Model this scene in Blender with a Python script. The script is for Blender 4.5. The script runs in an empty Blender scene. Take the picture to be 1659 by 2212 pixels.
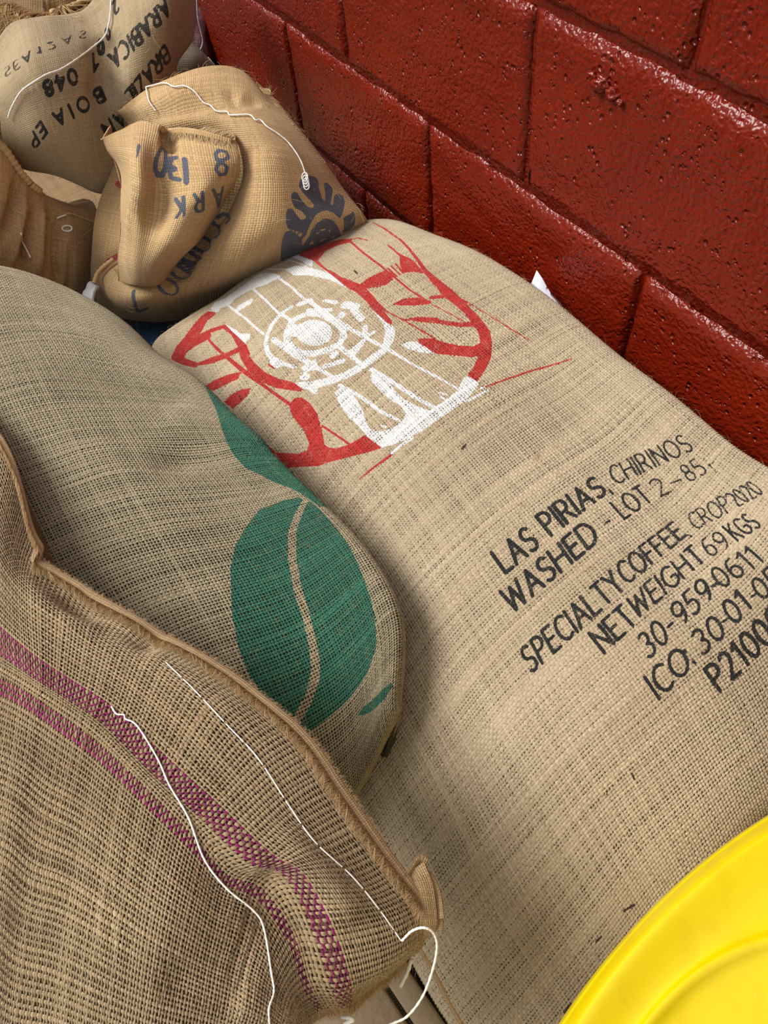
import bpy, math
import numpy as np
from mathutils import Matrix

rng = np.random.default_rng(7)
col = bpy.context.scene.collection
SC = bpy.context.scene

# ------------------------------------------------------------------ camera
IMW, IMH = 1659, 2212
RC = np.array([[0.5482281, 0.83166455, -0.08820438],
               [0.66648069, -0.49816469, -0.55464892],
               [-0.50522216, 0.24528761, -0.82739626]])      # rows: right, down, forward
CC = np.array([1.24863944, -0.56374367, 0.55816295])
FPX = 1630.77
cam = bpy.data.cameras.new('camera')
cam.sensor_fit = 'VERTICAL'
cam.sensor_height = 24.0
cam.lens = 24.0 * FPX / IMH
cam.clip_start = 0.02
cam.clip_end = 60
cam_ob = bpy.data.objects.new('camera', cam)
col.objects.link(cam_ob)
M = Matrix(((RC[0][0], -RC[1][0], -RC[2][0], CC[0]),
            (RC[0][1], -RC[1][1], -RC[2][1], CC[1]),
            (RC[0][2], -RC[1][2], -RC[2][2], CC[2]),
            (0, 0, 0, 1)))
cam_ob.matrix_world = M
SC.camera = cam_ob

# ------------------------------------------------------------------ light
world = bpy.data.worlds.new('world')
SC.world = world
world.use_nodes = True
wn = world.node_tree.nodes
wl = world.node_tree.links
wn.clear()
wo = wn.new('ShaderNodeOutputWorld')
bg = wn.new('ShaderNodeBackground')
tc = wn.new('ShaderNodeTexCoord')
sep = wn.new('ShaderNodeSeparateXYZ')
rmp = wn.new('ShaderNodeValToRGB')
wl.new(tc.outputs['Generated'], sep.inputs[0])
wl.new(sep.outputs['Z'], rmp.inputs[0])
rmp.color_ramp.elements[0].position = 0.0
rmp.color_ramp.elements[0].color = (0.07, 0.065, 0.06, 1)
rmp.color_ramp.elements[1].position = 0.9
rmp.color_ramp.elements[1].color = (1.0, 1.0, 1.0, 1)
e = rmp.color_ramp.elements.new(0.06)
e.color = (0.55, 0.57, 0.60, 1)
wl.new(rmp.outputs[0], bg.inputs[0])
bg.inputs[1].default_value = 0.62
wl.new(bg.outputs[0], wo.inputs[0])
sun = bpy.data.lights.new('sun', 'SUN')
sun.energy = 2.9
sun.angle = math.radians(32)
sun.color = (1.0, 0.97, 0.92)
sun_ob = bpy.data.objects.new('sun', sun)
col.objects.link(sun_ob)
SUN_DIR = np.array([0.42, 0.58, -0.85])                            # travel direction of the light: soft, from the open left side
from mathutils import Vector
sun_ob.rotation_euler = Vector(SUN_DIR).to_track_quat('-Z', 'Y').to_euler()
SC.view_settings.view_transform = 'Standard'
SC.view_settings.look = 'None'
SC.view_settings.exposure = 0.5
SC.view_settings.gamma = 1.0
SC.view_settings.use_curve_mapping = False

# ------------------------------------------------------------------ helpers: points
def ray(x, y):
    return RC.T @ np.array([(x - IMW / 2) / FPX, (y - IMH / 2) / FPX, 1.0])
def PZ(x, y, z):
    d = ray(x, y); return CC + (z - CC[2]) / d[2] * d
def PY(x, y, Y):
    d = ray(x, y); return CC + (Y - CC[1]) / d[1] * d
def PX(x, y, X):
    d = ray(x, y); return CC + (X - CC[0]) / d[0] * d
def project(P):
    c = (P - CC) @ RC.T
    return np.stack([IMW / 2 + FPX * c[..., 0] / c[..., 2], IMH / 2 + FPX * c[..., 1] / c[..., 2]], -1)
def depth(P):
    return (P - CC) @ RC[2]

# ------------------------------------------------------------------ helpers: objects
def tag(o, label=None, cat=None, group=None, kind=None):
    if label: o['label'] = label
    if cat: o['category'] = cat
    if group: o['group'] = group
    if kind: o['kind'] = kind
    return o
def empty(name, loc, label=None, cat=None, group=None, kind=None):
    o = bpy.data.objects.new(name, None)
    o.empty_display_size = 0.05
    o.location = loc
    col.objects.link(o)
    return tag(o, label, cat, group, kind)
def mesh_obj(name, V, F, mat=None, parent=None, smooth=True, attrs=None):
    """V (n,3) world coordinates; F: (m,k) array or list of index lists; attrs {name: (type, array)}"""
    V = np.asarray(V, np.float32)
    me = bpy.data.meshes.new(name)
    off = np.zeros(3, np.float32)
    if parent is not None:
        p, o_ = parent, np.zeros(3)
        while p is not None:
            o_ = o_ + np.array(p.location); p = p.parent
        off = o_.astype(np.float32)
    V = V - off
    me.vertices.add(len(V))
    me.vertices.foreach_set('co', V.ravel())
    if isinstance(F, np.ndarray):
        k = F.shape[1]
        me.loops.add(F.size)
        me.loops.foreach_set('vertex_index', F.astype(np.int32).ravel())
        me.polygons.add(len(F))
        me.polygons.foreach_set('loop_start', np.arange(0, F.size, k, dtype=np.int32))
    else:
        ls = np.array([len(f) for f in F], np.int32)
        me.loops.add(int(ls.sum()))
        me.loops.foreach_set('vertex_index', np.concatenate([np.asarray(f) for f in F]).astype(np.int32))
        me.polygons.add(len(F))
        me.polygons.foreach_set('loop_start', (np.cumsum(ls) - ls).astype(np.int32))
    if smooth:
        me.polygons.foreach_set('use_smooth', np.ones(len(me.polygons), bool))
    me.update(calc_edges=True)
    me.validate()
    if attrs:
        for k, (ty, a) in attrs.items():
            at = me.attributes.new(k, ty, 'POINT')
            a = np.asarray(a, np.float32)
            at.data.foreach_set('vector' if ty == 'FLOAT_VECTOR' else 'value', a.ravel())
    if mat: me.materials.append(mat)
    o = bpy.data.objects.new(name, me)
    col.objects.link(o)
    if parent is not None: o.parent = parent
    return o

def smooth_path(pts, n=8):
    pts = np.asarray(pts, float)
    if len(pts) < 3: 
        t = np.linspace(0, 1, n + 1)[:, None]
        return pts[0] * (1 - t) + pts[-1] * t
    P = np.vstack([2 * pts[0] - pts[1], pts, 2 * pts[-1] - pts[-2]])
    out = []
    for i in range(1, len(P) - 2):
        t = np.linspace(0, 1, n, endpoint=False)[:, None]
        p0, p1, p2, p3 = P[i - 1], P[i], P[i + 1], P[i + 2]
        out.append(0.5 * (2 * p1 + (p2 - p0) * t + (2 * p0 - 5 * p1 + 4 * p2 - p3) * t ** 2 + (3 * p1 - p0 - 3 * p2 + p3) * t ** 3))
    out.append(pts[-1:])
    return np.vstack(out)

def tubes(paths, radii, sides=6):
    """many tubes of equal point count: paths (m,n,3), radii (m,) or (m,n)"""
    paths = np.asarray(paths, float)
    m, n, _ = paths.shape
    radii = np.asarray(radii, float)
    if radii.ndim == 1: radii = np.repeat(radii[:, None], n, 1)
    T = np.gradient(paths, axis=1)
    T /= np.linalg.norm(T, axis=2, keepdims=True) + 1e-12
    ref = np.zeros_like(T); ref[..., 2] = 1
    par = np.abs(T[..., 2]) > 0.95
    ref[par] = (1, 0, 0)
    A = np.cross(T, ref); A /= np.linalg.norm(A, axis=2, keepdims=True) + 1e-12
    B = np.cross(T, A)
    a = np.arange(sides) * 2 * np.pi / sides
    V = paths[:, :, None] + radii[:, :, None, None] * (np.cos(a)[None, None, :, None] * A[:, :, None] + np.sin(a)[None, None, :, None] * B[:, :, None])
    idx = np.arange(m * n * sides).reshape(m, n, sides)
    nx = np.roll(idx, -1, axis=2)
    F = np.stack([idx[:, :-1], nx[:, :-1], nx[:, 1:], idx[:, 1:]], -1).reshape(-1, 4)
    return V.reshape(-1, 3), F

def cord(name, pts, r, mat, parent, label=None, n=8, twist=True):
    P = smooth_path(pts, n)
    rr = np.full((1, len(P)), r)
    if twist: rr[0] *= 1 + 0.16 * np.sin(np.arange(len(P)) * 1.9)
    V, F = tubes(P[None], rr, 8)
    k = len(V)
    F = [list(f) for f in F] + [list(range(7, -1, -1)), list(range(k - 8, k))]
    o = mesh_obj(name, V, F, mat, parent)
    if label: o['label'] = label
    return o

# ------------------------------------------------------------------ cloth sheets
def cr_matrix(K, n):
    """(n,K) Catmull-Rom evaluation matrix with linear end extrapolation"""
    A = np.zeros((n, K))
    t = np.linspace(0, K - 1, n)
    i = np.minimum(t.astype(int), K - 2)
    f = t - i
    w = [(-f + 2 * f**2 - f**3) / 2, (2 - 5 * f**2 + 3 * f**3) / 2, (f + 4 * f**2 - 3 * f**3) / 2, (-f**2 + f**3) / 2]
    for k in range(4):
        idx = i - 1 + k
        for r in range(n):
            j = idx[r]
            if j < 0: A[r, 0] += 2 * w[k][r]; A[r, 1] -= w[k][r]
            elif j > K - 1: A[r, K - 1] += 2 * w[k][r]; A[r, K - 2] -= w[k][r]
            else: A[r, j] += w[k][r]
    return A

def resample(pts, n):
    pts = np.asarray(pts, float)
    P = smooth_path(pts, 16)
    s = np.concatenate([[0], np.cumsum(np.linalg.norm(np.diff(P, axis=0), axis=1))])
    q = np.linspace(0, s[-1], n)
    return np.stack([np.interp(q, s, P[:, k]) for k in range(3)], 1)

def coons(c0, c1, d0, d1, nu, nv, dome=0.0, p=0.8):
    """c0,c1: curves along u at v=0,1 ; d0,d1: curves along v at u=0,1 -> net [v,u]"""
    c0, c1 = resample(c0, nu), resample(c1, nu)
    d0, d1 = resample(d0, nv), resample(d1, nv)
    u = np.linspace(0, 1, nu)[None, :, None]
    v = np.linspace(0, 1, nv)[:, None, None]
    S = (1 - v) * c0[None] + v * c1[None] + (1 - u) * d0[:, None] + u * d1[:, None] \
        - ((1 - u) * (1 - v) * c0[0] + u * (1 - v) * c0[-1] + (1 - u) * v * c1[0] + u * v * c1[-1])
    S[..., 2] += dome * (np.sin(np.pi * u[..., 0]) * np.sin(np.pi * v[..., 0])) ** p
    return S

def vnoise(P, scale, seed=0):
    """cheap smooth value noise in numpy, ~[-1,1]"""
    r = np.random.default_rng(seed)
    out = np.zeros(P.shape[:-1])
    for k in range(6):
        d = r.normal(size=3); d /= np.linalg.norm(d)
        ph = r.uniform(0, 6.28); fr = r.uniform(0.6, 1.6) / scale * 6.28
        out += np.sin((P @ d) * fr + ph)
    return out / 3.0

class Sheet:
    def __init__(s, net, nu, nv, skirt=None, lump=0.0, lump_scale=0.15, seed=0, corner=False):
        net = np.asarray(net, float)
        skirt = skirt or {}
        nv0, nv1 = len(skirt.get('v0', [])), len(skirt.get('v1', []))
        def ext(n, side, spec):
            if side == 'v0': b, inn = n[0], n[1]
            if side == 'v1': b, inn = n[-1], n[-2]
            if side == 'u0': b, inn = n[:, 0], n[:, 1]
            if side == 'u1': b, inn = n[:, -1], n[:, -2]
            o = b - inn; o[:, 2] = 0
            o /= np.linalg.norm(o, axis=1, keepdims=True) + 1e-9
            zb = b[:, 2].copy()
            if side[0] == 'u' and corner:            # keep the corners from falling twice
                if nv0: zb[:nv0] = zb[nv0]
                if nv1: zb[-nv1:] = zb[-nv1 - 1]
            rows = []
            for q in spec:
                if len(q) == 3: rows.append(b + np.array(q))
                else:
                    r_ = b + o * q[0]; r_[:, 2] = np.minimum(b[:, 2] - (.15 if corner else 1.0) * q[1], zb - q[1]); rows.append(r_)
            for r_ in rows:
                if side == 'v0': n = np.concatenate([r_[None], n], 0)
                if side == 'v1': n = np.concatenate([n, r_[None]], 0)
                if side == 'u0': n = np.concatenate([r_[:, None], n], 1)
                if side == 'u1': n = np.concatenate([n, r_[:, None]], 1)
            return n
        for sd in ('v0', 'v1', 'u0', 'u1'):
            if sd in skirt: net = ext(net, sd, skirt[sd])
        s.net = net
        A = cr_matrix(net.shape[0], nv); B = cr_matrix(net.shape[1], nu)
        s.P = np.einsum('ik,kld,jl->ijd', A, net, B)
        s.normals()
        if lump:
            s.P += s.N * (lump * vnoise(s.P, lump_scale, seed))[..., None]
            s.normals()
        s.fabric()
    def normals(s):
        du = np.gradient(s.P, axis=1); dv = np.gradient(s.P, axis=0)
        N = np.cross(du, dv)
        N /= np.linalg.norm(N, axis=2, keepdims=True) + 1e-12
        mid = (N[..., 2]).mean()
        c = s.P[s.P.shape[0] // 2, s.P.shape[1] // 2]
        if (N[N.shape[0] // 2, N.shape[1] // 2] @ (CC - c)) < 0: N = -N; s.flip = True
        else: s.flip = False
        s.N = N
    def fabric(s):
        lu = np.linalg.norm(np.diff(s.P, axis=1), axis=2).mean(0)
        lv = np.linalg.norm(np.diff(s.P, axis=0), axis=2).mean(1)
        s.u = np.concatenate([[0], np.cumsum(lu)]); s.v = np.concatenate([[0], np.cumsum(lv)])
    def inv(s, pts):
        """fractional (i,j) of the visible surface point under each picture point"""
        px = project(s.P)
        vis = np.einsum('ijk,ijk->ij', s.N, CC - s.P) > 0
        dep = depth(s.P)
        res = []
        for q in np.atleast_2d(np.asarray(pts, float)):
            d = np.hypot(px[..., 0] - q[0], px[..., 1] - q[1]) + np.where(vis, 0, 60)
            m = d.min()
            cand = np.where(d < m + 4, dep, 1e9)
            i, j = np.unravel_index(np.argmin(cand + d * 0.01), d.shape)
            fi, fj = float(i), float(j)
            for _ in range(5):
                fi = min(max(fi, 0), s.P.shape[0] - 1.001); fj = min(max(fj, 0), s.P.shape[1] - 1.001)
                i0, j0 = int(fi), int(fj)
                a, b = fi - i0, fj - j0
                c = px[i0, j0] * (1 - a) * (1 - b) + px[i0 + 1, j0] * a * (1 - b) + px[i0, j0 + 1] * (1 - a) * b + px[i0 + 1, j0 + 1] * a * b
                gi = px[i0 + 1, j0] - px[i0, j0]; gj = px[i0, j0 + 1] - px[i0, j0]
                J = np.stack([gi, gj], 1)
                det = np.linalg.det(J)
                if abs(det) < 1e-3: break
                st = np.linalg.solve(J, q - c)
                st = np.clip(st, -2, 2)
                fi += st[0]; fj += st[1]
            res.append((min(max(fi, 0), s.P.shape[0] - 1.001), min(max(fj, 0), s.P.shape[1] - 1.001)))
        return np.array(res)
    def at(s, ij, lift=0.0):
        ij = np.asarray(ij, float)
        fi = np.clip(ij[..., 0], 0, s.P.shape[0] - 1.001); fj = np.clip(ij[..., 1], 0, s.P.shape[1] - 1.001)
        i = fi.astype(int); j = fj.astype(int); a = (fi - i)[..., None]; b = (fj - j)[..., None]
        def bl(G): return G[i, j] * (1 - a) * (1 - b) + G[i + 1, j] * a * (1 - b) + G[i, j + 1] * (1 - a) * b + G[i + 1, j + 1] * a * b
        N = bl(s.N); N = N / (np.linalg.norm(N, axis=-1, keepdims=True) + 1e-12)
        return bl(s.P) + N * lift, N
    def uv(s, ij):
        ij = np.asarray(ij, float)
        return np.stack([np.interp(ij[..., 1], np.arange(len(s.u)), s.u), np.interp(ij[..., 0], np.arange(len(s.v)), s.v)], -1)
    def ij(s, uv):
        uv = np.asarray(uv, float)
        return np.stack([np.interp(uv[..., 1], s.v, np.arange(len(s.v))), np.interp(uv[..., 0], s.u, np.arange(len(s.u)))], -1)
    def px3(s, pts, lift=0.0):
        return s.at(s.inv(pts), lift)[0]
    def pxuv(s, pts):
        return s.uv(s.inv(pts))
    def fold(s, pts, width, amp, taper=True, skew=0.0):
        """ridge (amp>0) or valley (amp<0) along a line seen in the cloth"""
        L = smooth_path(s.px3(pts), 6)
        best = np.full(s.P.shape[:2], 1e9); tt = np.zeros(s.P.shape[:2])
        n = len(L)
        for k in range(n):
            d = np.linalg.norm(s.P - L[k], axis=2)
            m = d < best
            best[m] = d[m]; tt[m] = k / (n - 1)
        a = amp * np.exp(-(best / width) ** 2)
        if taper: a *= np.clip(np.minimum(tt, 1 - tt) * 5, 0.15, 1)
        s.P = s.P + s.N * a[..., None]
        return s
    def bump(s, pt, width, amp):
        c = s.px3([pt])[0]
        d = np.linalg.norm(s.P - c, axis=2)
        s.P = s.P + s.N * (amp * np.exp(-(d / width) ** 2))[..., None]
        return s
    def done(s, smooth=1):
        for _ in range(smooth):
            Q = s.P.copy()
            Q[1:-1, 1:-1] = 0.5 * s.P[1:-1, 1:-1] + 0.125 * (s.P[:-2, 1:-1] + s.P[2:, 1:-1] + s.P[1:-1, :-2] + s.P[1:-1, 2:])
            s.P = Q
        s.normals(); s.fabric()
        return s
    def mesh(s, name, mat, parent, offset=0.0, step=1, close=0.0, ink=None, extra=None):
        P = (s.P + s.N * offset)[::step, ::step]
        nv, nu = P.shape[:2]
        idx = np.arange(nv * nu).reshape(nv, nu)
        F = np.stack([idx[:-1, :-1], idx[:-1, 1:], idx[1:, 1:], idx[1:, :-1]], -1).reshape(-1, 4)
        if s.flip: F = F[:, ::-1]
        V = P.reshape(-1, 3)
        U, W = np.meshgrid(s.u[::step], s.v[::step])
        fab = np.stack([U.ravel(), W.ravel(), np.zeros(U.size)], 1)
        if close:
            ring = np.concatenate([idx[0, :], idx[1:, -1], idx[-1, -2::-1], idx[-2:0:-1, 0]])
            R_ = V[ring]
            c = R_.mean(0)
            k = len(ring)
            if isinstance(close, tuple):
                cv = np.array(close)
                r2 = c + (R_ - c) * 0.8 + cv; r3 = c + (R_ - c) * 0.3 + cv * 1.3; cc_ = c + cv * 1.3
            else:
                r2 = c + (R_ - c) * 0.8; r2[:, 2] = R_[:, 2] - close
                r3 = c + (R_ - c) * 0.3; r3[:, 2] = R_[:, 2].mean() - close * 1.3
                cc_ = c - np.array([0, 0, close * 1.3])
            n0 = len(V)
            V = np.vstack([V, r2, r3, cc_[None]])
            fab = np.vstack([fab, fab[ring], fab[ring], fab[:1]])
            ra = ring; rb = n0 + np.arange(k); rc = n0 + k + np.arange(k)
            def band(a, b): return np.stack([a, np.roll(a, -1), np.roll(b, -1), b], -1)
            B = np.vstack([band(ra, rb), band(rb, rc)])
            T = [[int(rc[q]), int(rc[(q + 1) % k]), n0 + 2 * k] for q in range(k)]
            if not s.flip:
                B = B[:, ::-1]; T = [t[::-1] for t in T]
            F = [list(f) for f in np.vstack([F, B])] + T
        at = {'fab': ('FLOAT_VECTOR', fab)}
        for kx, sh in (ink or {}).items():
            at[kx] = ('FLOAT', sdf(sh, fab[:, :2]))
        for kx, fn in (extra or {}).items():
            at[kx] = ('FLOAT', fn(fab[:, :2]))
        return mesh_obj(name, V, F, mat, parent, attrs=at)

# ------------------------------------------------------------------ ink shapes: signed distance on the cloth
def seg_dist(Q, a, b):
    d = b - a; L = d @ d + 1e-15
    t = np.clip(((Q - a) @ d) / L, 0, 1)
    return np.linalg.norm(Q - (a + t[:, None] * d), axis=1), t
def sdf(shapes, Q):
    """negative inside ink. shapes: ('poly', pts) ('stroke', pts, r) ('cut', pts, r)"""
    D = np.full(len(Q), 0.02)
    for sh in shapes:
        pts = np.asarray(sh[1], float)
        r = np.broadcast_to(np.asarray(sh[2], float), (len(pts),)) if sh[0] != 'poly' else np.zeros(len(pts))
        mg = 0.006 + r.max()
        m = np.where((Q[:, 0] > pts[:, 0].min() - mg) & (Q[:, 0] < pts[:, 0].max() + mg) & (Q[:, 1] > pts[:, 1].min() - mg) & (Q[:, 1] < pts[:, 1].max() + mg))[0]
        if len(m) == 0: continue
        q = Q[m]; d = np.full(len(m), 0.02)
        if sh[0] == 'poly':
            ins = np.zeros(len(m), bool)
            n = len(pts)
            for k in range(n):
                a, b = pts[k], pts[(k + 1) % n]
                d = np.minimum(d, seg_dist(q, a, b)[0])
                c = (a[1] > q[:, 1]) != (b[1] > q[:, 1])
                with np.errstate(divide='ignore', invalid='ignore'):
                    xi = (b[0] - a[0]) * (q[:, 1] - a[1]) / (b[1] - a[1] + 1e-15) + a[0]
                ins ^= c & (q[:, 0] < xi)
            d = np.where(ins, -d, d)
        else:
            if len(pts) == 1: pts = np.vstack([pts, pts + 1e-6]); r = np.array([r[0], r[0]])
            for k in range(len(pts) - 1):
                dd, t = seg_dist(q, pts[k], pts[k + 1])
                d = np.minimum(d, dd - (r[k] * (1 - t) + r[k + 1] * t))
        if sh[0] == 'cut': D[m] = np.maximum(D[m], -d)
        else: D[m] = np.minimum(D[m], d)
    return D

def arc(cx, cy, rx, ry, a0, a1, n=9):
    a = np.radians(np.linspace(a0, a1, n))
    return [(cx + rx * math.cos(t), cy + ry * math.sin(t)) for t in a]
GL = {
 'A': (.62, [[(0, 0), (.31, 1), (.62, 0)], [(.11, .34), (.51, .34)]]),
 'B': (.52, [[(0, 0), (0, 1), (.25, 1)] + arc(.25, .76, .22, .24, 90, -90) + [(0, .52)], [(.25, .52)] + arc(.25, .26, .27, .26, 90, -90) + [(0, 0)]]),
 'C': (.56, [arc(.36, .5, .36, .5, 52, 308, 14)]),
 'D': (.6, [[(0, 0), (0, 1), (.22, 1)] + arc(.22, .5, .38, .5, 90, -90, 12) + [(0, 0)]]),
 'E': (.44, [[(.44, 1), (0, 1), (0, 0), (.44, 0)], [(0, .52), (.38, .52)]]),
 'F': (.42, [[(.42, 1), (0, 1), (0, 0)], [(0, .52), (.36, .52)]]),
 'G': (.6, [arc(.36, .5, .36, .5, 52, 330, 14) + [(.6, .46), (.38, .46)]]),
 'H': (.58, [[(0, 0), (0, 1)], [(.58, 0), (.58, 1)], [(0, .52), (.58, .52)]]),
 'I': (.02, [[(.01, 0), (.01, 1)]]),
 'K': (.5, [[(0, 0), (0, 1)], [(.48, 1), (0, .48)], [(.14, .6), (.5, 0)]]),
 'L': (.42, [[(0, 1), (0, 0), (.42, 0)]]),
 'N': (.58, [[(0, 0), (0, 1), (.58, 0), (.58, 1)]]),
 'O': (.72, [arc(.36, .5, .36, .5, 0, 360, 18)]),
 'P': (.48, [[(0, 0), (0, 1), (.22, 1)] + arc(.22, .74, .25, .26, 90, -90) + [(0, .48)]]),
 'R': (.52, [[(0, 0), (0, 1), (.22, 1)] + arc(.22, .74, .25, .26, 90, -90) + [(0, .48)], [(.24, .48), (.52, 0)]]),
 'S': (.46, [arc(.23, .75, .22, .25, 40, 270, 10) + arc(.23, .25, .23, .25, 90, -140, 10)]),
 'T': (.5, [[(0, 1), (.5, 1)], [(.25, 1), (.25, 0)]]),
 'U': (.56, [[(0, 1)] + arc(.28, .28, .28, .28, 180, 360) + [(.56, 1)]]),
 'W': (.84, [[(0, 1), (.2, 0), (.42, .9), (.64, 0), (.84, 1)]]),
 'Y': (.54, [[(0, 1), (.27, .48), (.54, 1)], [(.27, .48), (.27, 0)]]),
 'Z': (.5, [[(0, 1), (.5, 1), (0, 0), (.5, 0)]]),
 '0': (.5, [arc(.25, .5, .25, .5, 0, 360, 16)]),
 '1': (.26, [[(0, .8), (.2, 1), (.2, 0)]]),
 '2': (.46, [arc(.22, .74, .22, .26, 150, -35, 9) + [(0, 0), (.46, 0)]]),
 '3': (.44, [arc(.2, .75, .21, .25, 140, -80, 9) + arc(.2, .26, .24, .26, 80, -140, 10)]),
 '4': (.5, [[(.36, 0), (.36, 1), (0, .3), (.5, .3)]]),
 '5': (.44, [[(.42, 1), (.06, 1), (.03, .56)] + arc(.19, .3, .25, .3, 110, -130, 10)]),
 '6': (.48, [[(.4, .98)] + arc(.3, .45, .3, .52, 110, 200, 6) + arc(.24, .29, .24, .29, 180, -180, 14)]),
 '7': (.46, [[(0, 1), (.46, 1), (.14, 0)]]),
 '8': (.48, [arc(.24, .76, .2, .24, 0, 360, 12), arc(.24, .27, .24, .27, 0, 360, 14)]),
 '9': (.48, [arc(.24, .71, .24, .29, 0, 360, 14) + arc(.18, .55, .3, .52, 10, -70, 6)]),
 ',': (.08, [[(.06, .08), (0, -.16)]]), '.': (.06, [[(.03, .02), (.03, .05)]]),
 ':': (.06, [[(.03, .1), (.03, .13)], [(.03, .62), (.03, .65)]]),
 '-': (.26, [[(0, .42), (.26, .42)]]), '+': (.4, [[(0, .45), (.4, .45)], [(.2, .25), (.2, .65)]]),
}
def text_shapes(sh, text, BL, BR, TL, TR, stroke, track=.2, space=.34):
    """letters as strokes on the sheet inside a four-cornered field; stroke = line width / letter height"""
    x, L = 0.0, []
    for ch in text:
        if ch == ' ': x += space; continue
        w, st = GL[ch]
        for p in st: L.append([(x + a, b) for a, b in p])
        x += w + track
    x -= track
    BL, BR, TL, TR = [np.array(q, float) for q in (BL, BR, TL, TR)]
    ctr = sh.px3([(BL + BR + TL + TR) / 4])[0]
    hm = np.linalg.norm(TL - BL) * depth(ctr) / FPX
    out = []
    for p in L:
        p = np.array(p); s_ = p[:, :1] / x; t = p[:, 1:]
        q = (1 - t) * ((1 - s_) * BL + s_ * BR) + t * ((1 - s_) * TL + s_ * TR)
        out.append(('stroke', sh.pxuv(q), stroke * hm / 2))
    return out
def text_line(sh, text, c0, c1, up, stroke, track=.22, space=.5):
    """c0,c1: middle of the first and of the last letter; up: vector bottom->top in the picture"""
    c0, c1, up = np.array(c0, float), np.array(c1, float), np.array(up, float)
    d = (c1 - c0) / np.linalg.norm(c1 - c0)
    e = d * np.linalg.norm(up) * 0.28
    return text_shapes(sh, text, c0 - e - up / 2, c1 + e - up / 2, c0 - e + up / 2, c1 + e + up / 2, stroke, track, space)
def traced(sh, org, sc, items):
    out = []
    for it in items:
        pts = np.array(it[1], float) / sc + np.array(org)
        i_j = sh.inv(pts)
        uv = sh.uv(i_j)
        if it[0] == 'poly': out.append(('poly', uv))
        else:
            dm = depth(sh.at(i_j)[0])
            out.append((it[0], uv, np.broadcast_to(np.asarray(it[2], float), (len(pts),)) / sc * dm / FPX))
    return out

# ------------------------------------------------------------------ materials
def new_mat(name):
    m = bpy.data.materials.new(name)
    m.use_nodes = True
    nt = m.node_tree
    nt.nodes.clear()
    out = nt.nodes.new('ShaderNodeOutputMaterial')
    b = nt.nodes.new('ShaderNodeBsdfPrincipled')
    nt.links.new(b.outputs[0], out.inputs[0])
    return m, nt, b
class NB:
    def __init__(s, nt): s.nt = nt
    def lk(s, a, b): s.nt.links.new(a, b)
    def val(s, x, sock):
        if isinstance(x, (int, float)): sock.default_value = x
        elif isinstance(x, tuple): sock.default_value = x
        else: s.lk(x, sock)
    def math(s, op, a, b=0.0, c=None, clamp=False):
        n = s.nt.nodes.new('ShaderNodeMath'); n.operation = op; n.use_clamp = clamp
        s.val(a, n.inputs[0]); s.val(b, n.inputs[1])
        if c is not None: s.val(c, n.inputs[2])
        return n.outputs[0]
    def attr(s, name):
        n = s.nt.nodes.new('ShaderNodeAttribute'); n.attribute_name = name
        return n
    def mix(s, f, a, b):
        n = s.nt.nodes.new('ShaderNodeMix'); n.data_type = 'RGBA'; n.clamp_factor = True
        s.val(f, n.inputs[0]); s.val(a, n.inputs[6]); s.val(b, n.inputs[7])
        return n.outputs[2]
    def noise(s, vec, scale, detail=2.0, rough=0.5):
        n = s.nt.nodes.new('ShaderNodeTexNoise')
        s.lk(vec, n.inputs['Vector']); n.inputs['Scale'].default_value = scale
        n.inputs['Detail'].default_value = detail; n.inputs['Roughness'].default_value = rough
        return n.outputs[0]
    def sstep(s, x, lo, hi):
        n = s.nt.nodes.new('ShaderNodeMapRange'); n.interpolation_type = 'SMOOTHSTEP'
        s.val(x, n.inputs[0]); n.inputs[1].default_value = lo; n.inputs[2].default_value = hi
        return n.outputs[0]
    def sepxyz(s, v):
        n = s.nt.nodes.new('ShaderNodeSeparateXYZ'); s.lk(v, n.inputs[0]); return n.outputs
    def comb(s, x, y, z):
        n = s.nt.nodes.new('ShaderNodeCombineXYZ')
        s.val(x, n.inputs[0]); s.val(y, n.inputs[1]); s.val(z, n.inputs[2]); return n.outputs[0]
    def bump(s, h, dist, strength=1.0, prev=None):
        n = s.nt.nodes.new('ShaderNodeBump'); s.lk(h, n.inputs['Height'])
        n.inputs['Distance'].default_value = dist; n.inputs['Strength'].default_value = strength
        if prev is not None: s.lk(prev, n.inputs['Normal'])
        return n.outputs[0]

def c4(r, g, b): return (r, g, b, 1.0)
def lin(r, g, b):
    f = lambda x: (x / 255 / 12.92) if x / 255 <= .04045 else ((x / 255 + .055) / 1.055) ** 2.4
    return (f(r), f(g), f(b), 1.0)

def ink_nodes(k, colour, fab, inks):
    """inks: list of (attribute, colour socket/tuple, wear)"""
    for an, cc, wear in inks:
        d = k.attr(an).outputs['Fac']
        w = k.noise(fab, 700.0, 2.0)
        w2 = k.noise(fab, 90.0, 2.0)
        d2 = k.math('ADD', d, k.math('MULTIPLY', k.math('SUBTRACT', w, 0.5), 0.0012))
        f = k.math('SUBTRACT', 1.0, k.sstep(d2, -0.0004, 0.0003))
        cov = k.math('SUBTRACT', 1.0, k.math('MULTIPLY', k.sstep(k.math('ADD', k.math('MULTIPLY', w, .7), k.math('MULTIPLY', w2, .5)), 0.62, 0.86), wear))
        f = k.math('MULTIPLY', f, cov)
        colour = k.mix(f, colour, cc)
    return colour

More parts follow.
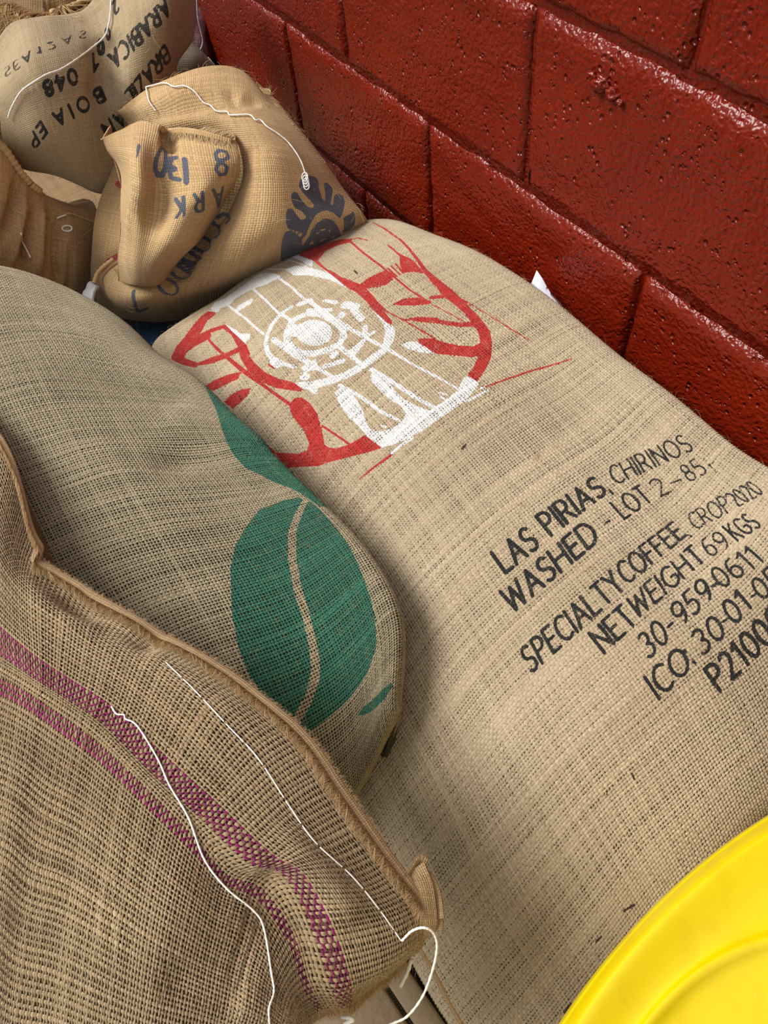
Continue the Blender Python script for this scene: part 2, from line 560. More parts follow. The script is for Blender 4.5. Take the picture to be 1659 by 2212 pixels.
def thread_mat(name, light, dark, inks=(), stripe=None, band=None):
    """jute yarn: attributes fib=(across, along m, seed), tint, fab"""
    m, nt, b = new_mat(name)
    k = NB(nt)
    fib = k.attr('fib').outputs['Vector']
    x, y, z = k.sepxyz(fib)
    fv = k.comb(k.math('ADD', k.math('MULTIPLY', x, 3.6), k.math('MULTIPLY', y, 380.0)), k.math('MULTIPLY', y, 60.0), k.math('MULTIPLY', z, 91.0))
    strand = k.noise(fv, 1.3, 3.0, 0.6)
    fab = k.attr('fab').outputs['Vector']
    blot = k.noise(fab, 7.0, 3.0)
    spot = k.noise(fab, 60.0, 2.0)
    tint = k.attr('tint').outputs['Fac']
    t = k.math('ADD', k.math('MULTIPLY', k.math('SUBTRACT', strand, .5), 1.7), k.math('MULTIPLY', k.math('SUBTRACT', tint, .5), .22))
    t = k.math('ADD', t, k.math('MULTIPLY', k.math('SUBTRACT', blot, .5), .55))
    t = k.math('ADD', t, .55, clamp=True)
    c = k.mix(t, dark, light)
    c = k.mix(k.math('MULTIPLY', k.sstep(spot, .64, .8), .4), c, (dark[0] * .8, dark[1] * .62, dark[2] * .5, 1))
    if stripe:
        s_ = k.attr('stripe').outputs['Fac']
        c = k.mix(s_, c, k.mix(strand, (stripe[0] * .55, stripe[1] * .5, stripe[2] * .55, 1), stripe))
    inks2 = []
    for an, cc, wear in inks:
        if cc == 'band':
            w = k.sstep(k.attr('band').outputs['Fac'], -0.0006, 0.0006)
            cc = k.mix(w, band[0], band[1])
        inks2.append((an, cc, wear))
    c = ink_nodes(k, c, fab, inks2)
    k.lk(c, b.inputs['Base Color'])
    b.inputs['Roughness'].default_value = .78
    b.inputs['Specular IOR Level'].default_value = .25
    b.inputs['Sheen Weight'].default_value = .12
    k.lk(k.bump(strand, 0.0009, .9), b.inputs['Normal'])
    return m

def weave_mat(name, light, dark, gap, pitch, width=.92, inks=(), amp=.0007, rib=0.0, stripes=()):
    """plain weave drawn from the cloth coordinate fab (metres): relief, yarn colour, gaps"""
    m, nt, b = new_mat(name)
    k = NB(nt)
    fab0 = k.attr('fab').outputs['Vector']
    nz = nt.nodes.new('ShaderNodeTexNoise'); nz.inputs['Scale'].default_value = 35; k.lk(fab0, nz.inputs['Vector'])
    vm = nt.nodes.new('ShaderNodeVectorMath'); vm.operation = 'MULTIPLY_ADD'
    k.lk(nz.outputs['Color'], vm.inputs[0]); vm.inputs[1].default_value = (.0022, .0022, 0); k.lk(fab0, vm.inputs[2])
    x, y, _ = k.sepxyz(vm.outputs[0])
    U = k.math('DIVIDE', x, pitch); V = k.math('DIVIDE', y, pitch)
    fu = k.math('FRACT', U); fv = k.math('FRACT', V); iu = k.math('FLOOR', U); iv = k.math('FLOOR', V)
    def prof(f):
        d = k.math('DIVIDE', k.math('MULTIPLY', k.math('ABSOLUTE', k.math('SUBTRACT', f, .5)), 2.0), width)
        return k.math('SQRT', k.math('MAXIMUM', k.math('SUBTRACT', 1.0, k.math('MULTIPLY', d, d)), 0.0))
    pu, pv = prof(fu), prof(fv)
    def sgn(i): return k.math('SUBTRACT', k.math('MULTIPLY', k.math('ABSOLUTE', k.math('MODULO', i, 2.0)), 2.0), 1.0)
    aw = k.math('MULTIPLY', k.math('SINE', k.math('MULTIPLY', V, math.pi)), sgn(iu))
    af = k.math('MULTIPLY', k.math('SINE', k.math('MULTIPLY', U, math.pi)), sgn(iv))
    hw = k.math('MULTIPLY', pu, k.math('ADD', .55, k.math('MULTIPLY', aw, .42)))
    hf = k.math('MULTIPLY', pv, k.math('SUBTRACT', .55 - rib, k.math('MULTIPLY', af, .42)))
    h = k.math('MAXIMUM', hw, hf)
    over = k.math('GREATER_THAN', hw, hf)
    wn_ = nt.nodes.new('ShaderNodeTexWhiteNoise'); wn_.noise_dimensions = '2D'
    k.lk(k.comb(k.math('MULTIPLY', iu, over), k.math('MULTIPLY', iv, k.math('SUBTRACT', 1.0, over)), 0.0), wn_.inputs['Vector'])
    strand = k.noise(fab0, 700.0, 3.0, .6)
    blot = k.noise(fab0, 9.0, 3.0)
    spot = k.noise(fab0, 70.0, 2.0)
    t = k.math('ADD', k.math('MULTIPLY', k.math('SUBTRACT', strand, .5), .8), k.math('MULTIPLY', k.math('SUBTRACT', wn_.outputs[0], .5), .35))
    t = k.math('ADD', t, k.math('MULTIPLY', k.math('SUBTRACT', blot, .5), .8))
    t = k.math('ADD', t, .55, clamp=True)
    c = k.mix(t, dark, light)
    c = k.mix(k.math('MULTIPLY', k.sstep(spot, .64, .8), .35), c, (dark[0] * .8, dark[1] * .62, dark[2] * .5, 1))
    for lo, hi, cc, fam in stripes:
        q = y if fam == 'v' else x
        inb = k.math('MULTIPLY', k.math('GREATER_THAN', q, lo), k.math('LESS_THAN', q, hi))
        c = k.mix(k.math('MULTIPLY', inb, .75), c, cc)
    c = ink_nodes(k, c, fab0, inks)
    c = k.mix(k.sstep(h, .1, .42), gap, c)  # darkened gaps: liner tone, with the yarns' missing self-shadow put into the colour
    k.lk(c, b.inputs['Base Color'])
    b.inputs['Roughness'].default_value = .85
    b.inputs['Specular IOR Level'].default_value = .2
    b.inputs['Sheen Weight'].default_value = .12
    n1 = k.bump(h, amp, 1.0)
    k.lk(k.bump(strand, .0004, .5, n1), b.inputs['Normal'])
    return m

def plain_mat(name, colour, rough=.6, spec=.4, var=.15, scale=30.0, bump=0.0, bump_scale=200.0, coat=0.0):
    m, nt, b = new_mat(name)
    k = NB(nt)
    t_ = nt.nodes.new('ShaderNodeTexCoord')
    n = k.noise(t_.outputs['Object'], scale, 3.0)
    dk = tuple(x * (1 - var) for x in colour[:3]) + (1,)
    lt = tuple(min(1, x * (1 + var)) for x in colour[:3]) + (1,)
    k.lk(k.mix(n, dk, lt), b.inputs['Base Color'])
    b.inputs['Roughness'].default_value = rough
    b.inputs['Specular IOR Level'].default_value = spec
    b.inputs['Coat Weight'].default_value = coat
    if bump:
        k.lk(k.bump(k.noise(t_.outputs['Object'], bump_scale, 3.0), bump), b.inputs['Normal'])
    return m

LINER = plain_mat('dark_liner', lin(74, 70, 56), .8, .1, .3, 60)
WHITE_CORD = plain_mat('white_cord', lin(232, 230, 224), .7, .2, .08, 400)
FIBRE = plain_mat('jute_fibre', lin(190, 158, 114), .8, .2, .25, 90)
FIBRE_PALE = plain_mat('pale_jute_fibre', lin(206, 178, 136), .8, .2, .25, 90)

# ------------------------------------------------------------------ woven yarns as geometry
def yarns(name, sh, pu, pv, wu, wv, amp, thick, mat, parent, ur, vr, inks=None, stripe_fn=None, extra=None, sub=2, keep=None, lift=0.0):
    """every warp and weft yarn of the cloth, over and under, joined into one mesh"""
    Vs, Fs, A = [], [], {k_: [] for k_ in ('fib', 'tint', 'fab', 'stripe')}
    n0 = 0
    prof = np.array([(-1.0, -.6), (0.0, .8), (1.0, -.6)])
    NP = len(prof)
    for fam in (0, 1):
        p_self, p_cross, wid = (pu, pv, wu) if fam == 0 else (pv, pu, wv)
        r_self, r_cross = (ur, vr) if fam == 0 else (vr, ur)
        ks = np.arange(math.ceil(r_self[0] / p_self), math.floor(r_self[1] / p_self))
        ms = np.arange(math.ceil(r_cross[0] / p_cross * sub), math.floor(r_cross[1] / p_cross * sub))
        S = (ks + .5) * p_self                       # yarn lines
        X = ms * p_cross / sub                        # samples along them
        nK, nM = len(ks), len(ms)
        jit = rng.normal(0, .05 * p_self, nK)[:, None] + .08 * p_self * np.sin(X[None] * rng.uniform(25, 60, nK)[:, None] + rng.uniform(0, 6, nK)[:, None])
        ph = np.sin(np.pi * X / p_cross)[None] * np.where(ks % 2 == 0, 1, -1)[:, None]
        if fam == 1: ph = -ph
        wv_ = wid * (1 + rng.normal(0, .10, nK)[:, None] + .16 * np.sin(X[None] * rng.uniform(8, 30, nK)[:, None] + rng.uniform(0, 6, nK)[:, None]))
        wv_ = wv_ * (1 + .16 * ph)
        cs = S[:, None] + jit; cx = np.broadcast_to(X[None], cs.shape)
        vw = np.zeros((nK, nM, NP, 3)); fib = np.zeros((nK, nM, NP, 3)); fab = np.zeros((nK, nM, NP, 3))
        for q, (a, h) in enumerate(prof):
            s_ = cs + a * wv_
            uv = np.stack([s_, cx], -1) if fam == 0 else np.stack([cx, s_], -1)
            P, N = sh.at(sh.ij(uv))
            hh = amp * ph + thick * h + lift
            vw[:, :, q] = P + N * hh[..., None]
            fab[:, :, q, :2] = uv
            fib[:, :, q, 0] = a; fib[:, :, q, 1] = cx; fib[:, :, q, 2] = (ks * .618 % 1)[:, None] + fam * 3.1
        tint = np.broadcast_to(rng.uniform(0, 1, nK)[:, None, None], (nK, nM, NP))
        st = np.zeros((nK, nM, NP)) if (stripe_fn is None) else np.broadcast_to(stripe_fn(fam, S)[:, None, None], (nK, nM, NP))
        idx = n0 + np.arange(nK * nM * NP).reshape(nK, nM, NP)
        F = np.stack([idx[:, :-1, :-1], idx[:, 1:, :-1], idx[:, 1:, 1:], idx[:, :-1, 1:]], -1)
        if fam == 1: F = F[..., ::-1]
        if sh.flip: F = F[..., ::-1]
        if keep is not None:
            mid_ = .5 * (vw[:, :-1, 1] + vw[:, 1:, 1])
            vd = CC - mid_
            face = np.einsum('ijk,ijk->ij', vd, N[:, :-1]) / np.linalg.norm(vd, axis=2) > -.12
            F = F[keep(mid_) & face]
        Fs.append(F.reshape(-1, 4)); Vs.append(vw.reshape(-1, 3)); n0 += nK * nM * NP
        A['fib'].append(fib.reshape(-1, 3)); A['tint'].append(tint.ravel()); A['fab'].append(fab.reshape(-1, 3)); A['stripe'].append(st.ravel())
    V = np.vstack(Vs); F = np.vstack(Fs)
    fabv = np.vstack(A['fab'])
    used = np.zeros(len(V), bool); used[F.ravel()] = True
    re = np.cumsum(used) - 1
    at = {'fib': ('FLOAT_VECTOR', np.vstack(A['fib'])[used]), 'tint': ('FLOAT', np.concatenate(A['tint'])[used]), 'fab': ('FLOAT_VECTOR', fabv[used])}
    if stripe_fn is not None: at['stripe'] = ('FLOAT', np.concatenate(A['stripe'])[used])
    for k_, shp in (inks or {}).items(): at[k_] = ('FLOAT', sdf(shp, fabv[used][:, :2]))
    for k_, fn in (extra or {}).items(): at[k_] = ('FLOAT', fn(fabv[used][:, :2]))
    o = mesh_obj(name, V[used], re[F], mat, parent, attrs=at)
    o['kind'] = 'stuff'
    return o

def in_poly(Q, poly):
    poly = np.asarray(poly, float); ins = np.zeros(Q.shape[:-1], bool); n = len(poly)
    for k_ in range(n):
        a, b = poly[k_], poly[(k_ + 1) % n]
        c = (a[1] > Q[..., 1]) != (b[1] > Q[..., 1])
        ins ^= c & (Q[..., 0] < (b[0] - a[0]) * (Q[..., 1] - a[1]) / (b[1] - a[1] + 1e-12) + a[0])
    return ins
def yarn_region(margin, buried=None):
    """yarns are modelled one by one where the cloth lies open; where other sacks cover it deeply only the lining is"""
    def f(P):
        q = project(P)
        m = (q[..., 0] > -margin) & (q[..., 0] < IMW + margin) & (q[..., 1] > -margin) & (q[..., 1] < IMH + margin)
        if buried is not None: m &= ~in_poly(q, buried)
        return m
    return f
def fuzz(name, sh, n, length, r, mat, parent, region=None, stand=.5, seed=1):
    """loose jute fibres lying on and standing off the cloth"""
    g = np.random.default_rng(seed)
    ij = np.stack([g.uniform(0, sh.P.shape[0] - 1.01, n), g.uniform(0, sh.P.shape[1] - 1.01, n)], 1) if region is None else region(g, n)
    P, N = sh.at(ij)
    T = g.normal(size=(n, 3)); T -= N * np.einsum('ij,ij->i', T, N)[:, None]; T /= np.linalg.norm(T, axis=1, keepdims=True)
    B = np.cross(N, T)
    L = length * g.uniform(.4, 1.5, n)
    up = stand * g.uniform(-.1, 1.0, n) ** 1; cv = g.normal(0, .5, n)
    t = np.linspace(0, 1, 4)
    path = P[:, None] + N[:, None] * .0008 + L[:, None, None] * (T[:, None] * t[None, :, None] + N[:, None] * (up[:, None] * t[None] * (1.3 - .6 * t[None]))[..., None] + B[:, None] * (cv[:, None] * t[None] ** 2)[..., None])
    V, F = tubes(path, np.outer(np.full(n, r), [1, 1, .8, .4]), 3)
    o = mesh_obj(name, V, F, mat, parent)
    o['kind'] = 'stuff'
    return o

# ------------------------------------------------------------------ structure: painted block wall, ground
def wall_mat():
    m, nt, b = new_mat('red_gloss_paint')
    k = NB(nt)
    t_ = nt.nodes.new('ShaderNodeNewGeometry')
    P = t_.outputs['Position']
    big = k.noise(P, 5.0, 3.0)
    c = k.mix(big, lin(98, 20, 6), lin(124, 31, 11))
    k.lk(c, b.inputs['Base Color'])
    b.inputs['Roughness'].default_value = .22
    b.inputs['Specular IOR Level'].default_value = .38
    orange = k.noise(P, 190.0, 1.0, .45)
    mid = k.noise(P, 75.0, 2.0)
    vo = nt.nodes.new('ShaderNodeTexVoronoi'); vo.inputs['Scale'].default_value = 95; vo.inputs['Randomness'].default_value = 1
    k.lk(P, vo.inputs['Vector'])
    rare = k.sstep(k.noise(P, 34.0, 2.0), .50, .62)
    pit = k.math('MULTIPLY', k.math('SUBTRACT', 1.0, k.sstep(vo.outputs['Distance'], .10, .34)), rare)
    vo2 = nt.nodes.new('ShaderNodeTexVoronoi'); vo2.inputs['Scale'].default_value = 160
    k.lk(P, vo2.inputs['Vector'])
    rare2 = k.sstep(k.noise(P, 61.0, 2.0), .55, .66)
    pit2 = k.math('MULTIPLY', k.math('SUBTRACT', 1.0, k.sstep(vo2.outputs['Distance'], .12, .36)), rare2)
    h = k.math('ADD', k.math('MULTIPLY', orange, 1.1), k.math('MULTIPLY', mid, .6))
    h = k.math('SUBTRACT', h, k.math('MULTIPLY', pit, 1.3))
    h = k.math('SUBTRACT', h, k.math('MULTIPLY', pit2, 1.1))
    k.lk(k.bump(h, .0025, 1.0), b.inputs['Normal'])
    return m
RED = wall_mat()
HB = 0.2032
wall = mesh_obj('wall_back', [(-3.2, .0062, -.62), (3.4, .0062, -.62), (3.4, .0062, 1.3), (-3.2, .0062, 1.3), (-3.2, .16, -.62), (3.4, .16, -.62), (3.4, .16, 1.3), (-3.2, .16, 1.3)],
                np.array([[0, 1, 2, 3], [5, 4, 7, 6], [4, 0, 3, 7], [1, 5, 6, 2], [4, 5, 1, 0], [3, 2, 6, 7]]), RED, smooth=False)
tag(wall, kind='structure')
def block_mesh(seed):
    g = np.random.default_rng(seed)
    L, H, D, nx, ny = .4064 - .006, .2032 - .009, .09, 61, 31
    X = np.linspace(-L / 2, L / 2, nx); Z = np.linspace(-H / 2, H / 2, ny)
    X, Z = np.meshgrid(X, Z)
    e = np.minimum(L / 2 - np.abs(X), H / 2 - np.abs(Z))
    et, eb, ex = H / 2 - Z, H / 2 + Z, L / 2 - np.abs(X)
    Y = np.maximum(np.maximum(.0075 * np.exp(-(et / .0065) ** 1.5), .006 * np.exp(-(eb / .003) ** 1.5)), .0045 * np.exp(-(ex / .003) ** 1.3))
    Pn = np.stack([X, Y, Z], -1)
    Pn[..., 1] += .0012 * vnoise(Pn, .07, seed) + .0006 * vnoise(Pn, .02, seed + 9)
    ed = e < .012
    Pn[..., 0] += np.where(ed, .0010 * vnoise(Pn, .035, seed + 3), 0)
    Pn[..., 2] += np.where(ed, .0012 * vnoise(Pn, .045, seed + 4), 0)
    idx = np.arange(nx * ny).reshape(ny, nx)
    F = [list(f) for f in np.stack([idx[:-1, :-1], idx[:-1, 1:], idx[1:, 1:], idx[1:, :-1]], -1).reshape(-1, 4)]
    ring = np.concatenate([idx[0, :], idx[1:, -1], idx[-1, -2::-1], idx[-2:0:-1, 0]])
    V = Pn.reshape(-1, 3); n0 = len(V)
    back = V[ring].copy(); back[:, 1] = D
    V = np.vstack([V, back])
    kx = len(ring)
    for q in range(kx):
        F.append([int(ring[q]), n0 + q, n0 + (q + 1) % kx, int(ring[(q + 1) % kx])])
    F.append([n0 + q for q in range(kx)])
    return V, F
variants = [block_mesh(s_) for s_ in range(5)]
vmesh = []
bi = 0
for c in range(-3, 4):
    for hx in range(-12, 14):
        if (hx % 2 == 0) != (c % 2 != 0): continue     # running bond: joints at odd x in even courses
        cx, cz = (hx + 1) * HB, (c + .5) * HB
        if cx < -2.6 or cx > 2.4: continue
        v = bi % 5; bi += 1
        if len(vmesh) <= v:
            o = mesh_obj('block', variants[v][0], variants[v][1], RED)
            vmesh.append(o)
        else:
            o = vmesh[v].copy(); col.objects.link(o)
        o.parent = wall
        o.location = (cx, 0, cz)
# lump of paint and a dark blob painting the shade of a joint hole
bl = PY(1300, 180, 0)
g = np.random.default_rng(3)
def blob(name, c, rx, ry, rz, mat, parent, seed, n=14):
    th, ph = np.meshgrid(np.linspace(0, 2 * np.pi, n, endpoint=False), np.linspace(.05, np.pi - .05, n))
    S = np.stack([np.sin(ph) * np.cos(th), np.sin(ph) * np.sin(th), np.cos(ph)], -1)
    S = S * (1 + .28 * vnoise(S, 1.3, seed) + .12 * vnoise(S, .5, seed + 1))[..., None]
    P = S * np.array([rx, ry, rz]) + c
    idx = np.arange(n * n).reshape(n, n); nx = np.roll(idx, -1, 1)
    F = np.stack([idx[:-1], idx[1:], nx[1:], nx[:-1]], -1).reshape(-1, 4)
    F = [list(f) for f in F] + [list(idx[0]), list(idx[-1][::-1])]
    return mesh_obj(name, P.reshape(-1, 3), F, mat, parent)
for q, (dx, dz, r_) in enumerate([(0, 0, .011), (.016, -.004, .008), (-.012, .004, .006), (.03, -.006, .004)]):
    o = blob('paint_lump', bl + np.array([dx, -.001, dz]), r_, .005, r_ * .7, RED, wall, 20 + q)
HOLE_SHADE = plain_mat('painted_hole_shade', lin(22, 16, 14), .9, .1, .2)
blob('joint_hole_shade', PY(1148, 376, .003), .0028, .004, .012, HOLE_SHADE, wall, 31)

GROUND = plain_mat('concrete_ground', lin(96, 90, 82), .9, .2, .25, 9, .002, 120)
gr = mesh_obj('floor', [(-3.2, -2.6, -.62), (3.4, -2.6, -.62), (3.4, .2, -.62), (-3.2, .2, -.62), (-3.2, -2.6, -.7), (3.4, -2.6, -.7), (3.4, .2, -.7), (-3.2, .2, -.7)],
              np.array([[0, 1, 2, 3], [7, 6, 5, 4], [4, 5, 1, 0], [5, 6, 2, 1], [6, 7, 3, 2], [7, 4, 0, 3]]), GROUND, smooth=False)
tag(gr, kind='structure')

# ------------------------------------------------------------------ sack 1: pale sack with the red and white emblem
THREADS = True
c0 = [PY(845, 480, -.05), PY(1010, 534, -.05), PY(1215, 672, -.05), PY(1430, 853, -.05), PY(1640, 1006, -.05), np.array([1.153, -.05, -.075]), np.array([1.225, -.07, -.13])]
d1 = [c0[-1], PZ(1800, 1575, -.2), PZ(1632, 1745, -.22), PZ(1400, 1985, -.26), PZ(1230, 2210, -.32), PZ(1110, 2360, -.36)]
c1 = [PZ(335, 742, -.25), np.array([.47, -.5, -.26]), np.array([.66, -.51, -.27]), np.array([.85, -.52, -.28]), np.array([1.0, -.54, -.3]), PZ(935, 2095, -.34), d1[-1]]
d0 = [c0[0], PZ(740, 492, -.165), PZ(560, 588, -.19), PZ(450, 658, -.215), c1[0]]
net = coons(c0, c1, d0, d1, 8, 6, dome=.055, p=.7)
S1 = Sheet(net, 300, 200, skirt={'v0': [(.012, .05), (.0, .16), (-.03, .27)], 'v1': [(.015, .05), (.0, .12)], 'u0': [(.015, .05), (.0, .15), (-.03, .24)], 'u1': [(.004, .05), (-.025, .13), (-.05, .2)]}, lump=.0022, lump_scale=.16, seed=4)
S1.done(2)
sack1 = empty('coffee_sack', (.75, -.26, -.45), 'pale burlap sack with red and white emblem and black lot lettering, against red wall', 'sack', 'burlap coffee sacks in the pile')

# ------------------------------------------------------------------ sack 2: open weave sack with the green bean
r = [PZ(275, 705, -.13), PZ(430, 832, -.11), PZ(530, 930, -.1), PZ(620, 1024, -.1), PZ(700, 1104, -.1), PZ(775, 1195, -.105), PZ(828, 1292, -.115), PZ(852, 1395, -.13), PZ(843, 1520, -.165)]
e0 = [r[0], PZ(150, 622, -.115), PZ(0, 570, -.1), np.array([.1, -.75, -.1]), np.array([.05, -.98, -.13])]
e1 = [r[-1], PZ(805, 1605, -.2), PZ(745, 1705, -.235), np.array([1.03, -.66, -.23]), np.array([1.02, -.82, -.22]), np.array([1.0, -.98, -.2])]
l_ = [e0[-1], np.array([.35, -1.0, -.15]), np.array([.7, -1.0, -.15]), e1[-1]]
net = coons(r, l_, e0, e1, 9, 6, dome=.05, p=.75)
S2 = Sheet(net, 260, 190, skirt={'v0': [(.010, .03), (-.004, .065), (-.02, .09)], 'v1': [(.01, .05), (-.02, .12)], 'u0': [(.012, .04), (-.01, .1)], 'u1': [(.008, .035), (-.008, .07)]}, lump=.003, lump_scale=.2, seed=8, corner=True)
S2.fold([(300, 1010), (430, 990), (540, 1030), (640, 1066)], .022, -.012)
S2.fold([(330, 900), (470, 930), (580, 985)], .03, .008)
S2.fold([(90, 940), (200, 960), (330, 1080), (480, 1200)], .03, .005)
S2.fold([(100, 780), (300, 830), (420, 880)], .03, -.005)
S2.fold([(100, 1210), (220, 1290), (360, 1380), (520, 1490)], .02, -.006)
S2.done(2)
sack2 = empty('coffee_sack', (.6, -.72, -.4), 'open weave burlap sack with large green coffee bean print', 'sack', 'burlap coffee sacks in the pile')

# ------------------------------------------------------------------ sack 3: magenta striped sack in front
R3 = [  # along the seam (rows: away from the seam)
 [(-120, 800), (-130, 1000), (-150, 1230), (-160, 1330), (-200, 1750), (-260, 2250)],
 [(10, 965), (-20, 1120), (-40, 1350), (-50, 1445), (-110, 1830), (-160, 2320)],
 [(75, 1165), (50, 1250), (60, 1432), (55, 1510), (0, 1880), (-60, 2400)],
 [(200, 1275), (165, 1330), (140, 1486), (130, 1560), (60, 1930), (0, 2440)],
 [(340, 1360), (285, 1400), (235, 1548), (205, 1615), (140, 1960), (90, 2460)],
 [(505, 1460), (430, 1500), (345, 1655), (300, 1705), (240, 2020), (190, 2480)],
 [(650, 1580), (560, 1635), (450, 1750), (400, 1805), (340, 2080), (290, 2480)],
 [(755, 1720), (665, 1770), (560, 1850), (480, 1895), (430, 2120), (380, 2470)],
 [(845, 1850), (760, 1890), (640, 1895), (560, 1930), (500, 2150), (450, 2450)],
 [(915, 1945), (835, 1985), (700, 2010), (625, 2020), (560, 2180), (510, 2420)],
 [(925, 2020), (850, 2075), (738, 2120), (660, 2125), (595, 2205), (555, 2400)],
 [(880, 2075), (815, 2125), (752, 2172), (690, 2180), (620, 2240), (590, 2390)]]
Z3 = [[-.05, -.03, -.01, .0, .02, -.0], [-.045, -.02, .0, .01, .03, .0], [-.04, -.015, .01, .015, .035, .005], [-.035, -.015, .012, .02, .035, .005],
      [-.035, -.01, .015, .022, .035, .005], [-.03, -.005, .018, .025, .035, .005], [-.03, -.005, .018, .022, .03, -.0], [-.035, -.01, .01, .01, .02, -.01],
      [-.045, -.02, -.0, .0, .01, -.02], [-.06, -.035, -.015, -.01, .0, -.03], [-.075, -.05, -.03, -.02, -.01, -.04], [-.095, -.075, -.05, -.035, -.025, -.05]]
net = np.array([[PZ(*R3[k_][r_], Z3[k_][r_]) for k_ in range(12)] for r_ in range(6)])
S3 = Sheet(net, 320, 200, skirt={'u1': [(.004, .02), (-.01, .05)], 'v1': [(.01, .06)]}, lump=.0015, lump_scale=.1, seed=5)
S3.fold([(120, 1275), (190, 1325), (290, 1372), (360, 1405)], .016, -.012)
S3.fold([(0, 1200), (70, 1290), (160, 1350), (250, 1372), (340, 1420)], .014, .008)
S3.fold([(560, 1850), (610, 1880), (660, 1930), (700, 2010)], .012, -.004)
S3.fold([(570, 1790), (650, 1860), (720, 1930), (780, 2020)], .014, .006)
S3.fold([(330, 2140), (450, 2090), (560, 2110)], .014, -.006)
S3.fold([(200, 2000), (400, 1960), (560, 2000)], .03, .006)
S3.fold([(500, 2150), (560, 2190), (640, 2200)], .010, .008)
S3.done(2)
sack3 = empty('coffee_sack', (.95, -.72, -.3), 'burlap sack with magenta woven stripes and white stitched hem, nearest the camera', 'sack', 'burlap coffee sacks in the pile')

JD, JL = lin(128, 104, 72), lin(214, 190, 150)
t_light, t_dark = lin(213, 195, 165), lin(146, 126, 98)
T2_light, T2_dark = lin(198, 183, 151), lin(126, 112, 86)
